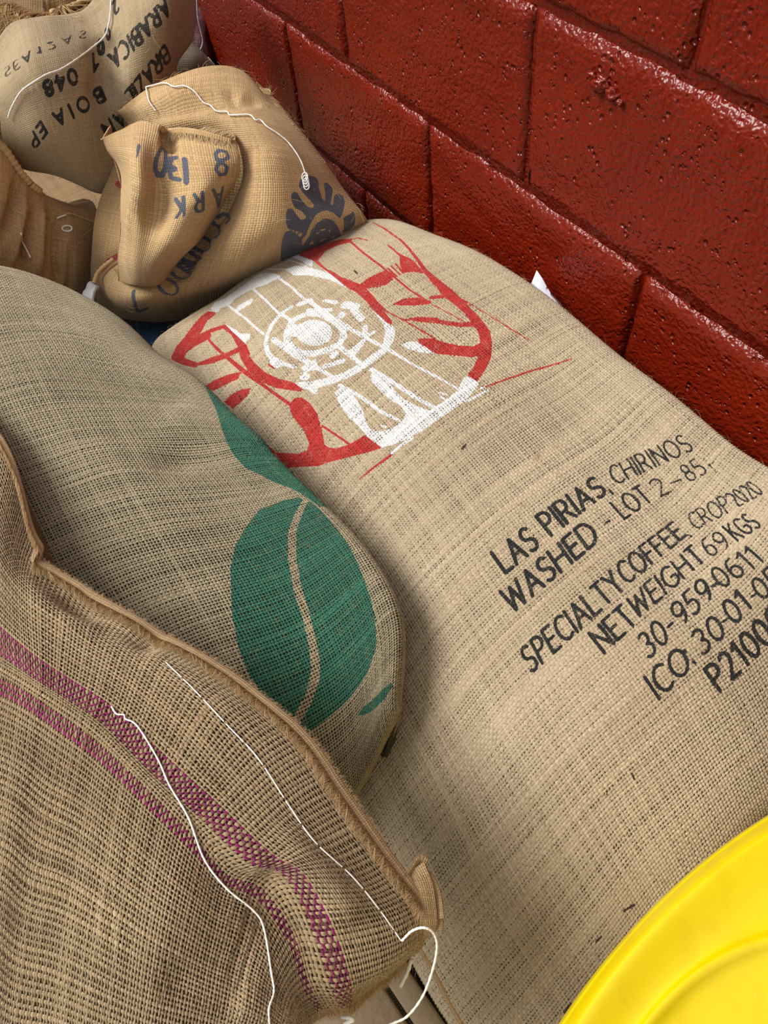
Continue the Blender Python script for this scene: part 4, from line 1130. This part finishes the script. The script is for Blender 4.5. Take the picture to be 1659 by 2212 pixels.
red2 = S4.pxuv([(256, 396), (266, 402)])
MTP = weave_mat('tan_burlap_plain', TL, TD, TG, .0034, .97, amp=.0010)
MT = weave_mat('tan_burlap', TL, TD, TG, .0034, .97, inks=[('ink', NAVY, .15), ('redmark', lin(178, 70, 78), .5)], amp=.0011, rib=.14)
S4.mesh('woven_cover', MT, sack4, close=(-.015, 0, -.0), ink={'ink': sunp + tanw, 'redmark': [('stroke', redm, .004), ('stroke', red2, .005)]})
prow = [[(226, 297, .002), (262, 281, .012), (302, 266, .02), (345, 275, .018), (368, 284, .0), (430, 288, .008), (500, 304, -.0)],
        [(234, 322, -.014), (268, 322, .002), (298, 330, .015), (335, 335, .004), (375, 335, -.004), (440, 340, .0), (510, 350, -.012)],
        [(254, 358, -.042), (276, 376, -.024), (300, 400, -.01), (345, 410, -.03), (395, 405, -.024), (450, 400, -.02), (503, 395, -.04)],
        [(264, 412, -.078), (273, 430, -.055), (295, 450, -.04), (340, 460, -.055), (385, 460, -.045), (430, 450, -.045), (476, 440, -.068)],
        [(262, 500, -.125), (272, 505, -.1), (290, 515, -.078), (325, 525, -.082), (360, 530, -.08), (400, 525, -.088), (437, 510, -.112)],
        [(258, 560, -.16), (268, 562, -.14), (285, 568, -.12), (310, 575, -.12), (338, 578, -.122), (362, 575, -.132), (388, 562, -.15)],
        [(258, 604, -.195), (272, 610, -.182), (290, 615, -.172), (310, 618, -.172), (328, 618, -.174), (345, 614, -.178), (362, 600, -.185)]]
S4b = Sheet(net_of(prow, PZ), 150, 170, skirt={'u1': [(-.015, .012, -.006), (-.05, .02, -.01)], 'u0': [(-.006, .0, -.003), (-.03, .02, -.004)], 'v1': [(-.02, 0, -.006), (-.05, 0, -.005)], 'v0': [(-.005, 0, -.003), (-.02, 0, -.01)]}, lump=.0012, lump_scale=.07, seed=6)
S4b.fold([(355, 272), (360, 300), (375, 330)], .009, -.012)
S4b.fold([(300, 280), (292, 400), (278, 520), (280, 600)], .012, .006)
S4b.fold([(370, 340), (345, 420), (330, 520)], .02, -.006)
S4b.done(1)
H_ = ((200, 140), 4.1475)
pan = traced(S4b, *H_, [('stroke', [(630, 745), (600, 770), (570, 850), (560, 930), (580, 985), (620, 990), (650, 930), (655, 840), (650, 770), (630, 745)], 20),
     ('stroke', [(750, 830), (700, 840), (690, 910), (740, 930)], 18), ('stroke', [(740, 930), (690, 950), (700, 1010), (780, 1030)], 18), ('stroke', [(825, 850), (840, 1050)], 24),
     ('stroke', [(1130, 765), (1100, 800), (1110, 850), (1170, 855), (1220, 830), (1200, 780), (1130, 765)], 16), ('stroke', [(1120, 890), (1105, 940), (1140, 985), (1190, 980), (1205, 920), (1170, 880), (1120, 890)], 17),
     ('stroke', [(415, 730), (395, 830)], [20, 8])])
pan += text_line(S4b, 'ARK', (471, 427), (391, 447), (2, 40), .2, .7)
fl = S4b.mesh('folded_mouth', MT, sack4, ink={'ink': pan, 'redmark': []})
fl['label'] = 'folded-over sack mouth with blue-grey lettering'
mo = S4b.inv([(365, 286), (395, 284), (430, 289), (465, 297), (500, 306)])
mp, mn = S4b.at(mo, .001)
tape('mouth_seam', smooth_path(mp, 8), .010, .006, MTP, sack4, np.tile(RC[1], (33, 1)))
fringe('frayed_fringe', smooth_path(mp, 8), np.tile(RC[1] * .9 - RC[0] * .1, (33, 1)), np.tile(-RC[2], (33, 1)), 900, .017, .0003, FIBRE_PALE, sack4, 51, .25, .3)
fringe('frayed_fringe', smooth_path(mp[2:], 8), np.tile(-RC[1] * .6 + RC[0] * .6, (17, 1)), np.tile(-RC[2], (17, 1)), 260, .013, .0003, FIBRE_PALE, sack4, 52, .3, .3)
ch = [(318, 192), (357, 183), (378, 191), (400, 189), (422, 200), (441, 222), (456, 229), (470, 244), (492, 244), (499, 251), (516, 251), (540, 252), (552, 263), (562, 263), (576, 277), (600, 293), (622, 312), (645, 345), (657, 378), (659, 402)]
cord('chain_stitch_cord', on(S4, ch, .003), .0010, WHITE_CORD, sack4, 'crinkled white cord over the sack top', 6)
cord('chain_stitch_cord', on(S4, [(318, 192), (322, 210), (327, 222), (341, 240)], .003), .0010, WHITE_CORD, sack4, None, 6)
for q in range(4):
    c_ = on(S4, [(655 + q * 1.2, 384 + q * 6)], .004)[0]
    a = np.linspace(0, 2 * np.pi, 12)
    cord('cord_loop', [c_ + RC[0] * .004 * math.cos(t) + RC[1] * .006 * math.sin(t) for t in a], .0009, WHITE_CORD, sack4, None, 3, False)
tg = on(S4, [(208, 612)], .004)[0]
TAG = plain_mat('white_plastic_tag', lin(206, 212, 216), .5, .4, .15, 200)
tgs = Sheet(np.array([[PZ(194, 608, -.21), PZ(206, 613, -.21)], [PZ(186, 622, -.214), PZ(201, 628, -.212)], [PZ(180, 636, -.218), PZ(197, 640, -.216)]]), 14, 16, skirt={'u0': [(.003, .004)], 'u1': [(.003, .004)], 'v0': [(.003, .004)], 'v1': [(.003, .004)]}, lump=.002, lump_scale=.02)
tgs.mesh('seal_tag', TAG, sack4, close=.004)['label'] = 'small white seal tag'
cord('draw_cord', [PZ(245, 560, -.18), PZ(225, 575, -.19), PZ(210, 592, -.2), PZ(203, 612, -.207)], .0035, FIBRE, sack4, None, 8)
fuzz('loose_fibres', S4, 900, .012, .00018, FIBRE_PALE, sack4, stand=.6, seed=14)

# ------------------------------------------------------------------ sack 5: grey-beige sack with bold black lettering
rows = [[(-8, 120, -.1), (35, 62, -.08), (95, 46, -.07), (160, 40, -.08), (205, 20, -.09), (270, -45, -.09), (350, -90, -.08), (415, -60, -.09)],
        [(-2, 190, -.02), (50, 135, -.0), (110, 115, .0), (170, 105, -.01), (222, 85, -.025), (290, 40, -.01), (365, 15, .0), (414, 75, -.04)],
        [(8, 260, .0), (65, 225, .03), (125, 205, .035), (180, 190, .03), (225, 170, .005), (290, 140, .02), (345, 120, .015), (380, 145, -.02)],
        [(22, 320, .0), (85, 310, .04), (140, 300, .05), (195, 290, .045), (240, 270, .03), (290, 240, .03), (340, 220, .01), (378, 215, -.02)],
        [(45, 355, -.02), (110, 372, .015), (165, 390, .02), (215, 408, .02), (270, 400, .015), (320, 370, .01), (360, 330, -.0), (390, 300, -.02)]]
S5 = Sheet(net_of(rows, PX), 210, 180, skirt={'v1': [(-.02, 0, -.014), (-.05, .0, -.02)], 'v0': [(-.02, 0, .0), (-.05, 0, -.01)], 'u0': [(-.02, 0, .0), (-.05, .02, -.01)], 'u1': [(-.02, .01, 0), (-.05, -.01, -.01)]}, lump=.002, lump_scale=.1, seed=3)
S5.fold([(236, 60), (235, 110), (222, 170), (200, 230)], .03, -.016)
S5.fold([(300, 40), (310, 120), (280, 220)], .04, .010)
S5.fold([(60, 190), (130, 160), (200, 130)], .03, .008)
S5.done(2)
sack5 = empty('coffee_sack', (-.1, -.38, -.33), 'grey-beige sack with bold black upside-down lettering, behind the tan sack', 'sack', 'burlap coffee sacks in the pile')
bz = text_line(S5, 'ARABICA', (355, 20), (248, 127), (15, 31), .2, .3)
bz += text_line(S5, 'BRAZIL', (355, 121), (283, 208), (14, 30), .2, .3) + text_line(S5, 'AN', (262, 255), (233, 280), (14, 28), .22, .3)
bz += text_line(S5, 'BOIA', (214, 207), (127, 255), (12, 27), .23, .5) + text_line(S5, 'EP', (90, 281), (73, 304), (14, 24), .23, .3)
bz += text_line(S5, '07', (218, 101), (203, 133), (8, 28), .24, .4) + text_line(S5, '2', (250, 14), (249, 16), (9, 24), .24) + text_line(S5, '0', (233, 72), (232.6, 73), (8, 22), .24)
bz += text_line(S5, '048', (157, 166), (105, 190), (9, 30), .25, .3)
bz += text_line(S5, 'SEA', (14, 155), (62, 122), (5, 17), .3, .3) + text_line(S5, '12AS', (84, 108), (182, 74), (4, 15), .3, .5)
M5 = weave_mat('grey_burlap', lin(184, 164, 130), lin(138, 118, 88), lin(92, 76, 54), .0026, .95, inks=[('ink', lin(40, 38, 36), .35)], amp=.0006)
S5.mesh('woven_cover', M5, sack5, close=(-.02, 0, -.0), ink={'ink': bz})
cord('loose_cord', on(S5, [(244, -2), (242, 40), (237, 62), (228, 80), (200, 103), (165, 130), (130, 152), (100, 163), (75, 178), (50, 197), (35, 220), (26, 240), (22, 255)], .004), .0012, WHITE_CORD, sack5, 'white cord hanging across the lettering', 8)
fuzz('loose_fibres', S5, 500, .013, .0002, FIBRE_PALE, sack5, stand=.6, seed=15)

# ------------------------------------------------------------------ sack 6: gathered, pleated sack at the left
rows = [[(-90, 235, .03), (0, 312, .03), (38, 365, .03), (80, 412, .025), (118, 442, .02), (165, 458, .01), (207, 467, -.0)],
        [(-90, 400, .07), (0, 420, .07), (38, 445, .065), (75, 480, .06), (118, 505, .05), (165, 515, .04), (209, 530, .01)],
        [(-90, 540, .09), (0, 545, .085), (38, 560, .08), (75, 580, .075), (118, 595, .065), (165, 600, .05), (207, 600, .02)],
        [(-90, 680, .08), (0, 680, .08), (38, 690, .075), (75, 700, .065), (118, 700, .055), (165, 680, .04), (200, 655, .02)]]
S6 = Sheet(net_of(rows, PX), 150, 130, skirt={'v1': [(-.02, 0, -.02), (-.05, 0, -.03)], 'v0': [(-.02, 0, .004), (-.05, 0, -.01)], 'u1': [(-.02, .008, 0), (-.05, .006, -.01)], 'u0': [(-.02, 0, 0), (-.05, 0, 0)]}, lump=.0008, lump_scale=.1, seed=9)
for pts, w, a in [([(38, 385), (30, 450), (5, 520)], .009, -.022), ([(72, 425), (62, 500), (45, 590)], .009, -.022), ([(108, 450), (108, 520), (100, 600)], .009, -.022), ([(125, 460), (128, 540), (125, 620)], .009, -.022), ([(150, 520), (152, 600), (145, 640)], .008, -.006),
                  ([(55, 420), (48, 500), (25, 580)], .008, .008), ([(90, 440), (88, 520), (75, 610)], .010, .008), ([(118, 460), (117, 540), (112, 620)], .006, .006)]:
    S6.fold(pts, w, a)
S6.done(1)
sack6 = empty('coffee_sack', (.03, -.52, -.33), 'brown sack gathered into deep vertical pleats below a thick rolled seam', 'sack', 'burlap coffee sacks in the pile')
M6 = weave_mat('brown_burlap', lin(206, 170, 124), lin(146, 112, 74), lin(88, 64, 40), .0034, .94, amp=.0009)
S6.mesh('woven_cover', M6, sack6, close=(-.015, 0, 0))
rp = on(S6, [(-60, 262), (0, 316), (25, 350), (45, 378), (65, 400), (82, 414)], .003)
cord('rolled_seam', rp, .0055, FIBRE, sack6, 'thick rolled seam', 10)
cord('loose_cord', on(S6, [(44, 503), (50, 520), (58, 535), (68, 556)], .004), .0014, WHITE_CORD, sack6, None, 6)
c_ = on(S6, [(144, 494)], .004)[0]
cord('cord_loop', [c_ + RC[0] * .008 * math.cos(t) + RC[1] * .0045 * math.sin(t) for t in np.linspace(0, 2 * np.pi, 12)], .0012, WHITE_CORD, sack6, None, 4, False)
cord('loose_cord', on(S6, [(120, 470), (128, 467), (140, 466)], .004), .0012, WHITE_CORD, sack6, None, 5)
cord('seam_ridge', on(S6, [(125, 470), (150, 462), (180, 472), (206, 480)], .001), .0022, FIBRE, sack6, None, 8)
cord('stray_thread', on(S6, [(110, 482), (130, 500), (152, 512), (175, 508), (206, 482)], .004), .0005, FIBRE, sack6, None, 8, False)
fuzz('loose_fibres', S6, 500, .012, .00018, FIBRE_PALE, sack6, stand=.6, seed=16)

# ------------------------------------------------------------------ sacks further back
M7 = weave_mat('dark_grey_burlap', lin(150, 140, 122), lin(110, 100, 84), lin(70, 62, 50), .0036, .95, amp=.0006, stripes=[(.10, .106, lin(60, 110, 60), 'u')])
rows = [[(330, 60, -.3), (380, 75, -.28), (430, 105, -.28), (470, 150, -.3)], [(340, 130, -.24), (390, 135, -.22), (435, 140, -.22), (480, 180, -.25)], [(350, 230, -.2), (400, 240, -.2), (450, 250, -.2), (500, 280, -.22)]]
S7 = Sheet(net_of(rows, PX), 90, 70, skirt={'v0': [(-.03, 0, 0), (-.08, 0, -.03)], 'u1': [(-.03, .005, 0), (-.08, .01, 0)]}, lump=.002, seed=1)
S7.done(1)
sack7 = empty('coffee_sack', (-.25, -.15, -.33), 'small visible corner of a grey sack with faint green stripe, between lettered sack and wall', 'sack', 'burlap coffee sacks in the pile')
S7.mesh('woven_cover', M7, sack7, close=(-.03, 0, -.0))
M8 = weave_mat('dark_brown_burlap', lin(160, 130, 92), lin(104, 82, 54), lin(64, 50, 32), .0038, .95, amp=.0008)  # darker brown burlap of the back and bottom sacks
rows = [[(-60, -60, -.42), (40, -60, -.38), (130, -60, -.36), (215, -60, -.38)], [(-60, 0, -.34), (40, 0, -.3), (130, -5, -.28), (212, -15, -.3)], [(-60, 60, -.3), (40, 50, -.27), (130, 45, -.25), (206, 30, -.27)], [(-60, 160, -.22), (40, 150, -.22), (130, 140, -.22), (206, 120, -.25)]]
S8 = Sheet(net_of(rows, PX), 120, 110, lump=.006, lump_scale=.06, seed=12)
S8.fold([(90, 10), (150, 15), (195, 5)], .012, -.02)
S8.fold([(120, 30), (170, 28), (205, 15)], .010, .012)
S8.done(1)
sack8 = empty('coffee_sack', (-.35, -.5, -.33), 'brown sack with tangled frayed mouth, at top edge behind grey lettered sack', 'sack', 'burlap coffee sacks in the pile')
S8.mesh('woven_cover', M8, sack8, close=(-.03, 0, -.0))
bs = smooth_path(S8.px3([(30, 8), (60, 22), (90, 30), (120, 24), (150, 12)], .004), 8)
fringe('frayed_fringe', bs, np.tile(RC[1] - RC[0] * .2, (len(bs), 1)), np.tile(-RC[2], (len(bs), 1)), 420, .05, .0009, FIBRE, sack8, 61, .55, .5)
cord('rolled_mouth', S8.px3([(110, 35), (150, 25), (185, 8), (215, -18)], .006), .005, FIBRE, sack8, None, 8)
rows = [[(-80, 20, -.2), (-30, 40, -.18), (15, 90, -.2)], [(-80, 150, -.12), (-35, 160, -.1), (14, 200, -.13)], [(-80, 300, -.06), (-20, 300, -.05), (25, 330, -.08)], [(-80, 420, -.03), (0, 400, -.04), (60, 410, -.06)]]
S9 = Sheet(net_of(rows, PX), 60, 80, skirt={'u1': [(-.03, 0, 0), (-.08, 0, 0)]}, lump=.003, lump_scale=.07, seed=14)
S9.done(1)
sack9 = empty('coffee_sack', (-.12, -.6, -.33), 'dark brown sack side at the left edge above the pleated sack', 'sack', 'burlap coffee sacks in the pile')
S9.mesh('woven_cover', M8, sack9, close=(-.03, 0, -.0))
BAG = plain_mat('maroon_plastic', lin(74, 24, 34), .35, .5, .3, 25, .004, 40)
rows = [[(405, -60, -.42), (440, -60, -.42), (482, -60, -.45)], [(408, 20, -.4), (445, 25, -.38), (480, 40, -.42)], [(412, 90, -.38), (450, 100, -.36), (476, 112, -.4)], [(415, 150, -.36), (455, 150, -.35), (474, 150, -.38)]]
SB = Sheet(net_of(rows, PX), 60, 70, lump=.005, lump_scale=.06, seed=15)
bag = tag(SB.mesh('plastic_bag', BAG, None, close=(-.03, -.0, -.0)), 'dark maroon plastic bag squeezed between back sacks and wall', 'bag')
cord('hanging_cord', [PX(425, -6, -.35), PX(428, 40, -.345), PX(436, 75, -.34), PX(438, 92, -.338), PX(433, 108, -.335)], .0016, plain_mat('grey_cord', lin(150, 150, 156), .6, .3), bag, 'grey chain-stitched cord', 8)

# ------------------------------------------------------------------ what the pile stands on
BLUE = plain_mat('blue_tarpaulin', lin(50, 78, 112), .45, .4, .25, 14, .003, 60)
net = np.zeros((6, 6, 3))
for i in range(6):
    for j in range(6):
        net[i, j] = (-.06 + .25 * i / 5, -.66 + .58 * j / 5, -.338 + .004 * math.sin(3 * i + 2 * j))
TP = Sheet(net, 90, 80, skirt={'u0': [(.01, .03), (.015, .27)], 'u1': [(.01, .03), (.015, .27)], 'v0': [(.01, .03), (.015, .27)], 'v1': [(.012, .025), (.02, .27)]}, lump=.003, lump_scale=.09, seed=18)
TP.done(1)
tag(TP.mesh('tarpaulin', BLUE, None, close=.006), 'blue tarpaulin sheet showing in the gap beneath the tan sack', 'tarp')
net = np.zeros((6, 6, 3))
for i in range(6):
    for j in range(6):
        net[i, j] = (-1.0 + .88 * i / 5, -.74 + .66 * j / 5, -.45 + .02 * math.sin(math.pi * i / 5) * math.sin(math.pi * j / 5))
S11 = Sheet(net, 90, 80, skirt={k_: [(.02, .03), (.02, .08), (.0, .15)] for k_ in ('u0', 'u1', 'v0', 'v1')}, lump=.004, lump_scale=.12, seed=28)
S11.done(1)
sack11 = empty('coffee_sack', (-.5, -.4, -.6), 'shadowed brown sack at the bottom of the far pile, glimpsed in the dark gap', 'sack', 'burlap coffee sacks in the pile')
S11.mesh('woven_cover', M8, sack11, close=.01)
WOOD = plain_mat('grey_wood', lin(132, 116, 95), .8, .2, .2, 22, .0012, 160)
pal = empty('pallet', (1.2, -.8, -.62), 'weathered wooden pallet boards under the corner of the magenta-striped sack', 'pallet')
def boxv(x0, x1, y0, y1, z0, z1, b=.003):
    V = []
    for z, e_ in ((z0, 0), (z1 - b, 0), (z1, b)):
        V += [(x0 + e_, y0 + e_, z), (x1 - e_, y0 + e_, z), (x1 - e_, y1 - e_, z), (x0 + e_, y1 - e_, z)]
    F = [[3, 2, 1, 0], [8, 9, 10, 11]]
    for l in (0, 4):
        for q in range(4): F.append([l + q, l + (q + 1) % 4, l + 4 + (q + 1) % 4, l + 4 + q])
    return V, F
pa, pb = PZ(838, 2140, -.36)[:2], PZ(892, 2222, -.36)[:2]
pt = (pb - pa) / np.linalg.norm(pb - pa); pn = np.array([pt[1], -pt[0]])
if pn @ (PZ(700, 2200, -.36)[:2] - pa) < 0: pn = -pn
def placed(x0, x1, y0, y1, z0, z1):
    V, F = boxv(x0, x1, y0, y1, z0, z1)
    V = np.array(V); W_ = V.copy()
    W_[:, :2] = pa + V[:, :1] * pn + V[:, 1:2] * pt
    if np.cross(pn, pt) < 0: F = [f[::-1] for f in F]
    return W_, F
for x0, x1 in ((-.028, -.003), (.002, .11), (.116, .22)):
    V, F = placed(x0, x1, -.12, .13, -.38, -.36); mesh_obj('board', V, F, WOOD, pal, smooth=False)
for y0 in (-.1, .08):
    V, F = placed(-.02, .21, y0, y0 + .04, -.62, -.381); mesh_obj('stringer', V, F, WOOD, pal, smooth=False)
M10 = weave_mat('lower_burlap', lin(176, 152, 116), lin(120, 98, 66), lin(52, 42, 28), .0034, .72, amp=.0008)
net = coons([np.array([.3, -.1, -.54]), np.array([.8, -.1, -.54]), np.array([1.3, -.1, -.54])], [np.array([.3, -.55, -.54]), np.array([.8, -.6, -.53]), np.array([1.18, -.615, -.50]), np.array([1.32, -.6, -.50])],
            [np.array([.3, -.1, -.54]), np.array([.28, -.3, -.54]), np.array([.3, -.55, -.54])], [np.array([1.3, -.1, -.54]), np.array([1.33, -.3, -.54]), np.array([1.32, -.6, -.50])], 7, 5, .01)
S10 = Sheet(net, 130, 90, skirt={k_: [(.01, .03), (.0, .06)] for k_ in ('u0', 'u1', 'v0', 'v1')}, lump=.002, seed=21)
S10.done(1)
sack10 = empty('coffee_sack', (.8, -.35, -.6), 'lower burlap sack lying under the emblem sack, only its edge showing at the bottom', 'sack', 'burlap coffee sacks in the pile')
S10.mesh('woven_cover', M10, sack10, close=.006)

# ------------------------------------------------------------------ yellow plastic tub
def yellow():
    m, nt, b = new_mat('yellow_plastic')
    k = NB(nt)
    t_ = nt.nodes.new('ShaderNodeTexCoord')
    n = k.noise(t_.outputs['Object'], 60.0, 4.0)
    c = k.mix(k.sstep(n, .45, .75), lin(222, 196, 0), lin(216, 188, 4))
    dirt = k.sstep(k.noise(t_.outputs['Object'], 240.0, 2.0), .72, .8)
    c = k.mix(k.math('MULTIPLY', dirt, .25), c, lin(190, 160, 60))
    k.lk(c, b.inputs['Base Color'])
    b.inputs['Roughness'].default_value = .22
    b.inputs['Specular IOR Level'].default_value = .5
    b.inputs['Subsurface Weight'].default_value = .08
    b.inputs['Subsurface Radius'].default_value = (.01, .008, .001)
    k.lk(k.bump(k.noise(t_.outputs['Object'], 14.0, 2.0), .002, .4), b.inputs['Normal'])
    return m
YEL = yellow()
nth = 128
th = np.linspace(0, 2 * np.pi, nth, endpoint=False)
def outl(c, a, b, p=2.0): return np.stack([c[0] + a * np.sign(np.cos(th)) * np.abs(np.cos(th)) ** (2 / p), c[1] + b * np.sign(np.sin(th)) * np.abs(np.sin(th)) ** (2 / p)], 1)
YZ = .03
O = outl((1.552, -.392), .286, .385)
I = outl((1.437, -.450), .132, .150)
rings = []
cO = np.array([1.552, -.392])
def ring(q, z): return np.concatenate([q, np.full((nth, 1), z)], 1)
def between(t): return O * (1 - t) + I * t
rings = [ring(cO + (O - cO) * .80, -.61), ring(cO + (O - cO) * .93, YZ - .12), ring(cO + (O - cO) * .985, YZ - .03), ring(cO + (O - cO) * 1.0, YZ - .024), ring(cO + (O - cO) * 1.004, YZ - .018), ring(cO + (O - cO) * 1.0, YZ - .012), ring(between(.012), YZ - .011), ring(between(.02), YZ - .0125), ring(between(.07), YZ - .007), ring(between(.14), YZ - .002), ring(between(.2), YZ),
         ring(between(.4), YZ - .003), ring(between(.7), YZ - .008), ring(between(.88), YZ - .010), ring(between(.95), YZ - .0095), ring(between(.975), YZ - .0065), ring(between(1.0), YZ - .0055)]
cI = np.array([1.437, -.450])
for s_, z in ((.975, -.0065), (.95, -.0105), (.9, -.013), (.75, -.016), (.5, -.018), (.25, -.019)): rings.append(ring(cI + (I - cI) * s_, YZ + z))
R_ = np.array(rings)
idx = np.arange(R_.shape[0] * nth).reshape(-1, nth); nx = np.roll(idx, -1, 1)
F = np.stack([idx[:-1], nx[:-1], nx[1:], idx[1:]], -1).reshape(-1, 4)
F = [list(f) for f in F] + [list(idx[-1]), list(idx[0][::-1])]
tub = tag(mesh_obj('plastic_tub', R_.reshape(-1, 3), F, YEL), 'glossy bright yellow moulded plastic tub with raised curved ridge, in front of emblem sack', 'tub')
md = tub.modifiers.new('sub', 'SUBSURF'); md.levels = 2; md.render_levels = 2

# ------------------------------------------------------------------ scrap of paper by the wall
PAP = plain_mat('white_paper', lin(222, 226, 238), .7, .2, .06, 90)
def quadstrip(rows, th=.0006):
    P = np.array(rows); n, m = P.shape[:2]
    V = np.vstack([P.reshape(-1, 3), P.reshape(-1, 3) + np.array([0, th, 0])])
    idx = np.arange(n * m).reshape(n, m); F = []
    for i in range(n - 1):
        for j in range(m - 1):
            q = [int(idx[i, j]), int(idx[i, j + 1]), int(idx[i + 1, j + 1]), int(idx[i + 1, j])]
            F += [q, [x + n * m for x in q[::-1]]]
    ring = list(idx[0]) + list(idx[1:, -1]) + list(idx[-1, -2::-1]) + list(idx[-2:0:-1, 0])
    for a in range(len(ring)):
        b_ = (a + 1) % len(ring); F.append([int(ring[b_]), int(ring[a]), int(ring[a]) + n * m, int(ring[b_]) + n * m])
    return V, F
V, F = quadstrip([[PY(1159, 584, -.016), PY(1170, 600, -.016), PY(1182, 620, -.017), PY(1191, 634, -.017), PY(1213, 657, -.018)],
                  [PY(1153, 599, -.024), PY(1165, 612, -.024), PY(1178, 628, -.025), PY(1190, 642, -.025), PY(1214, 668, -.026)],
                  [PY(1145, 618, -.034), PY(1156, 630, -.036), PY(1168, 644, -.036), PY(1180, 660, -.036), PY(1205, 690, -.036)]])
tag(mesh_obj('paper_scrap', V, F, PAP, None, smooth=False), 'creased white paper scrap tucked between emblem sack and red wall', 'paper')
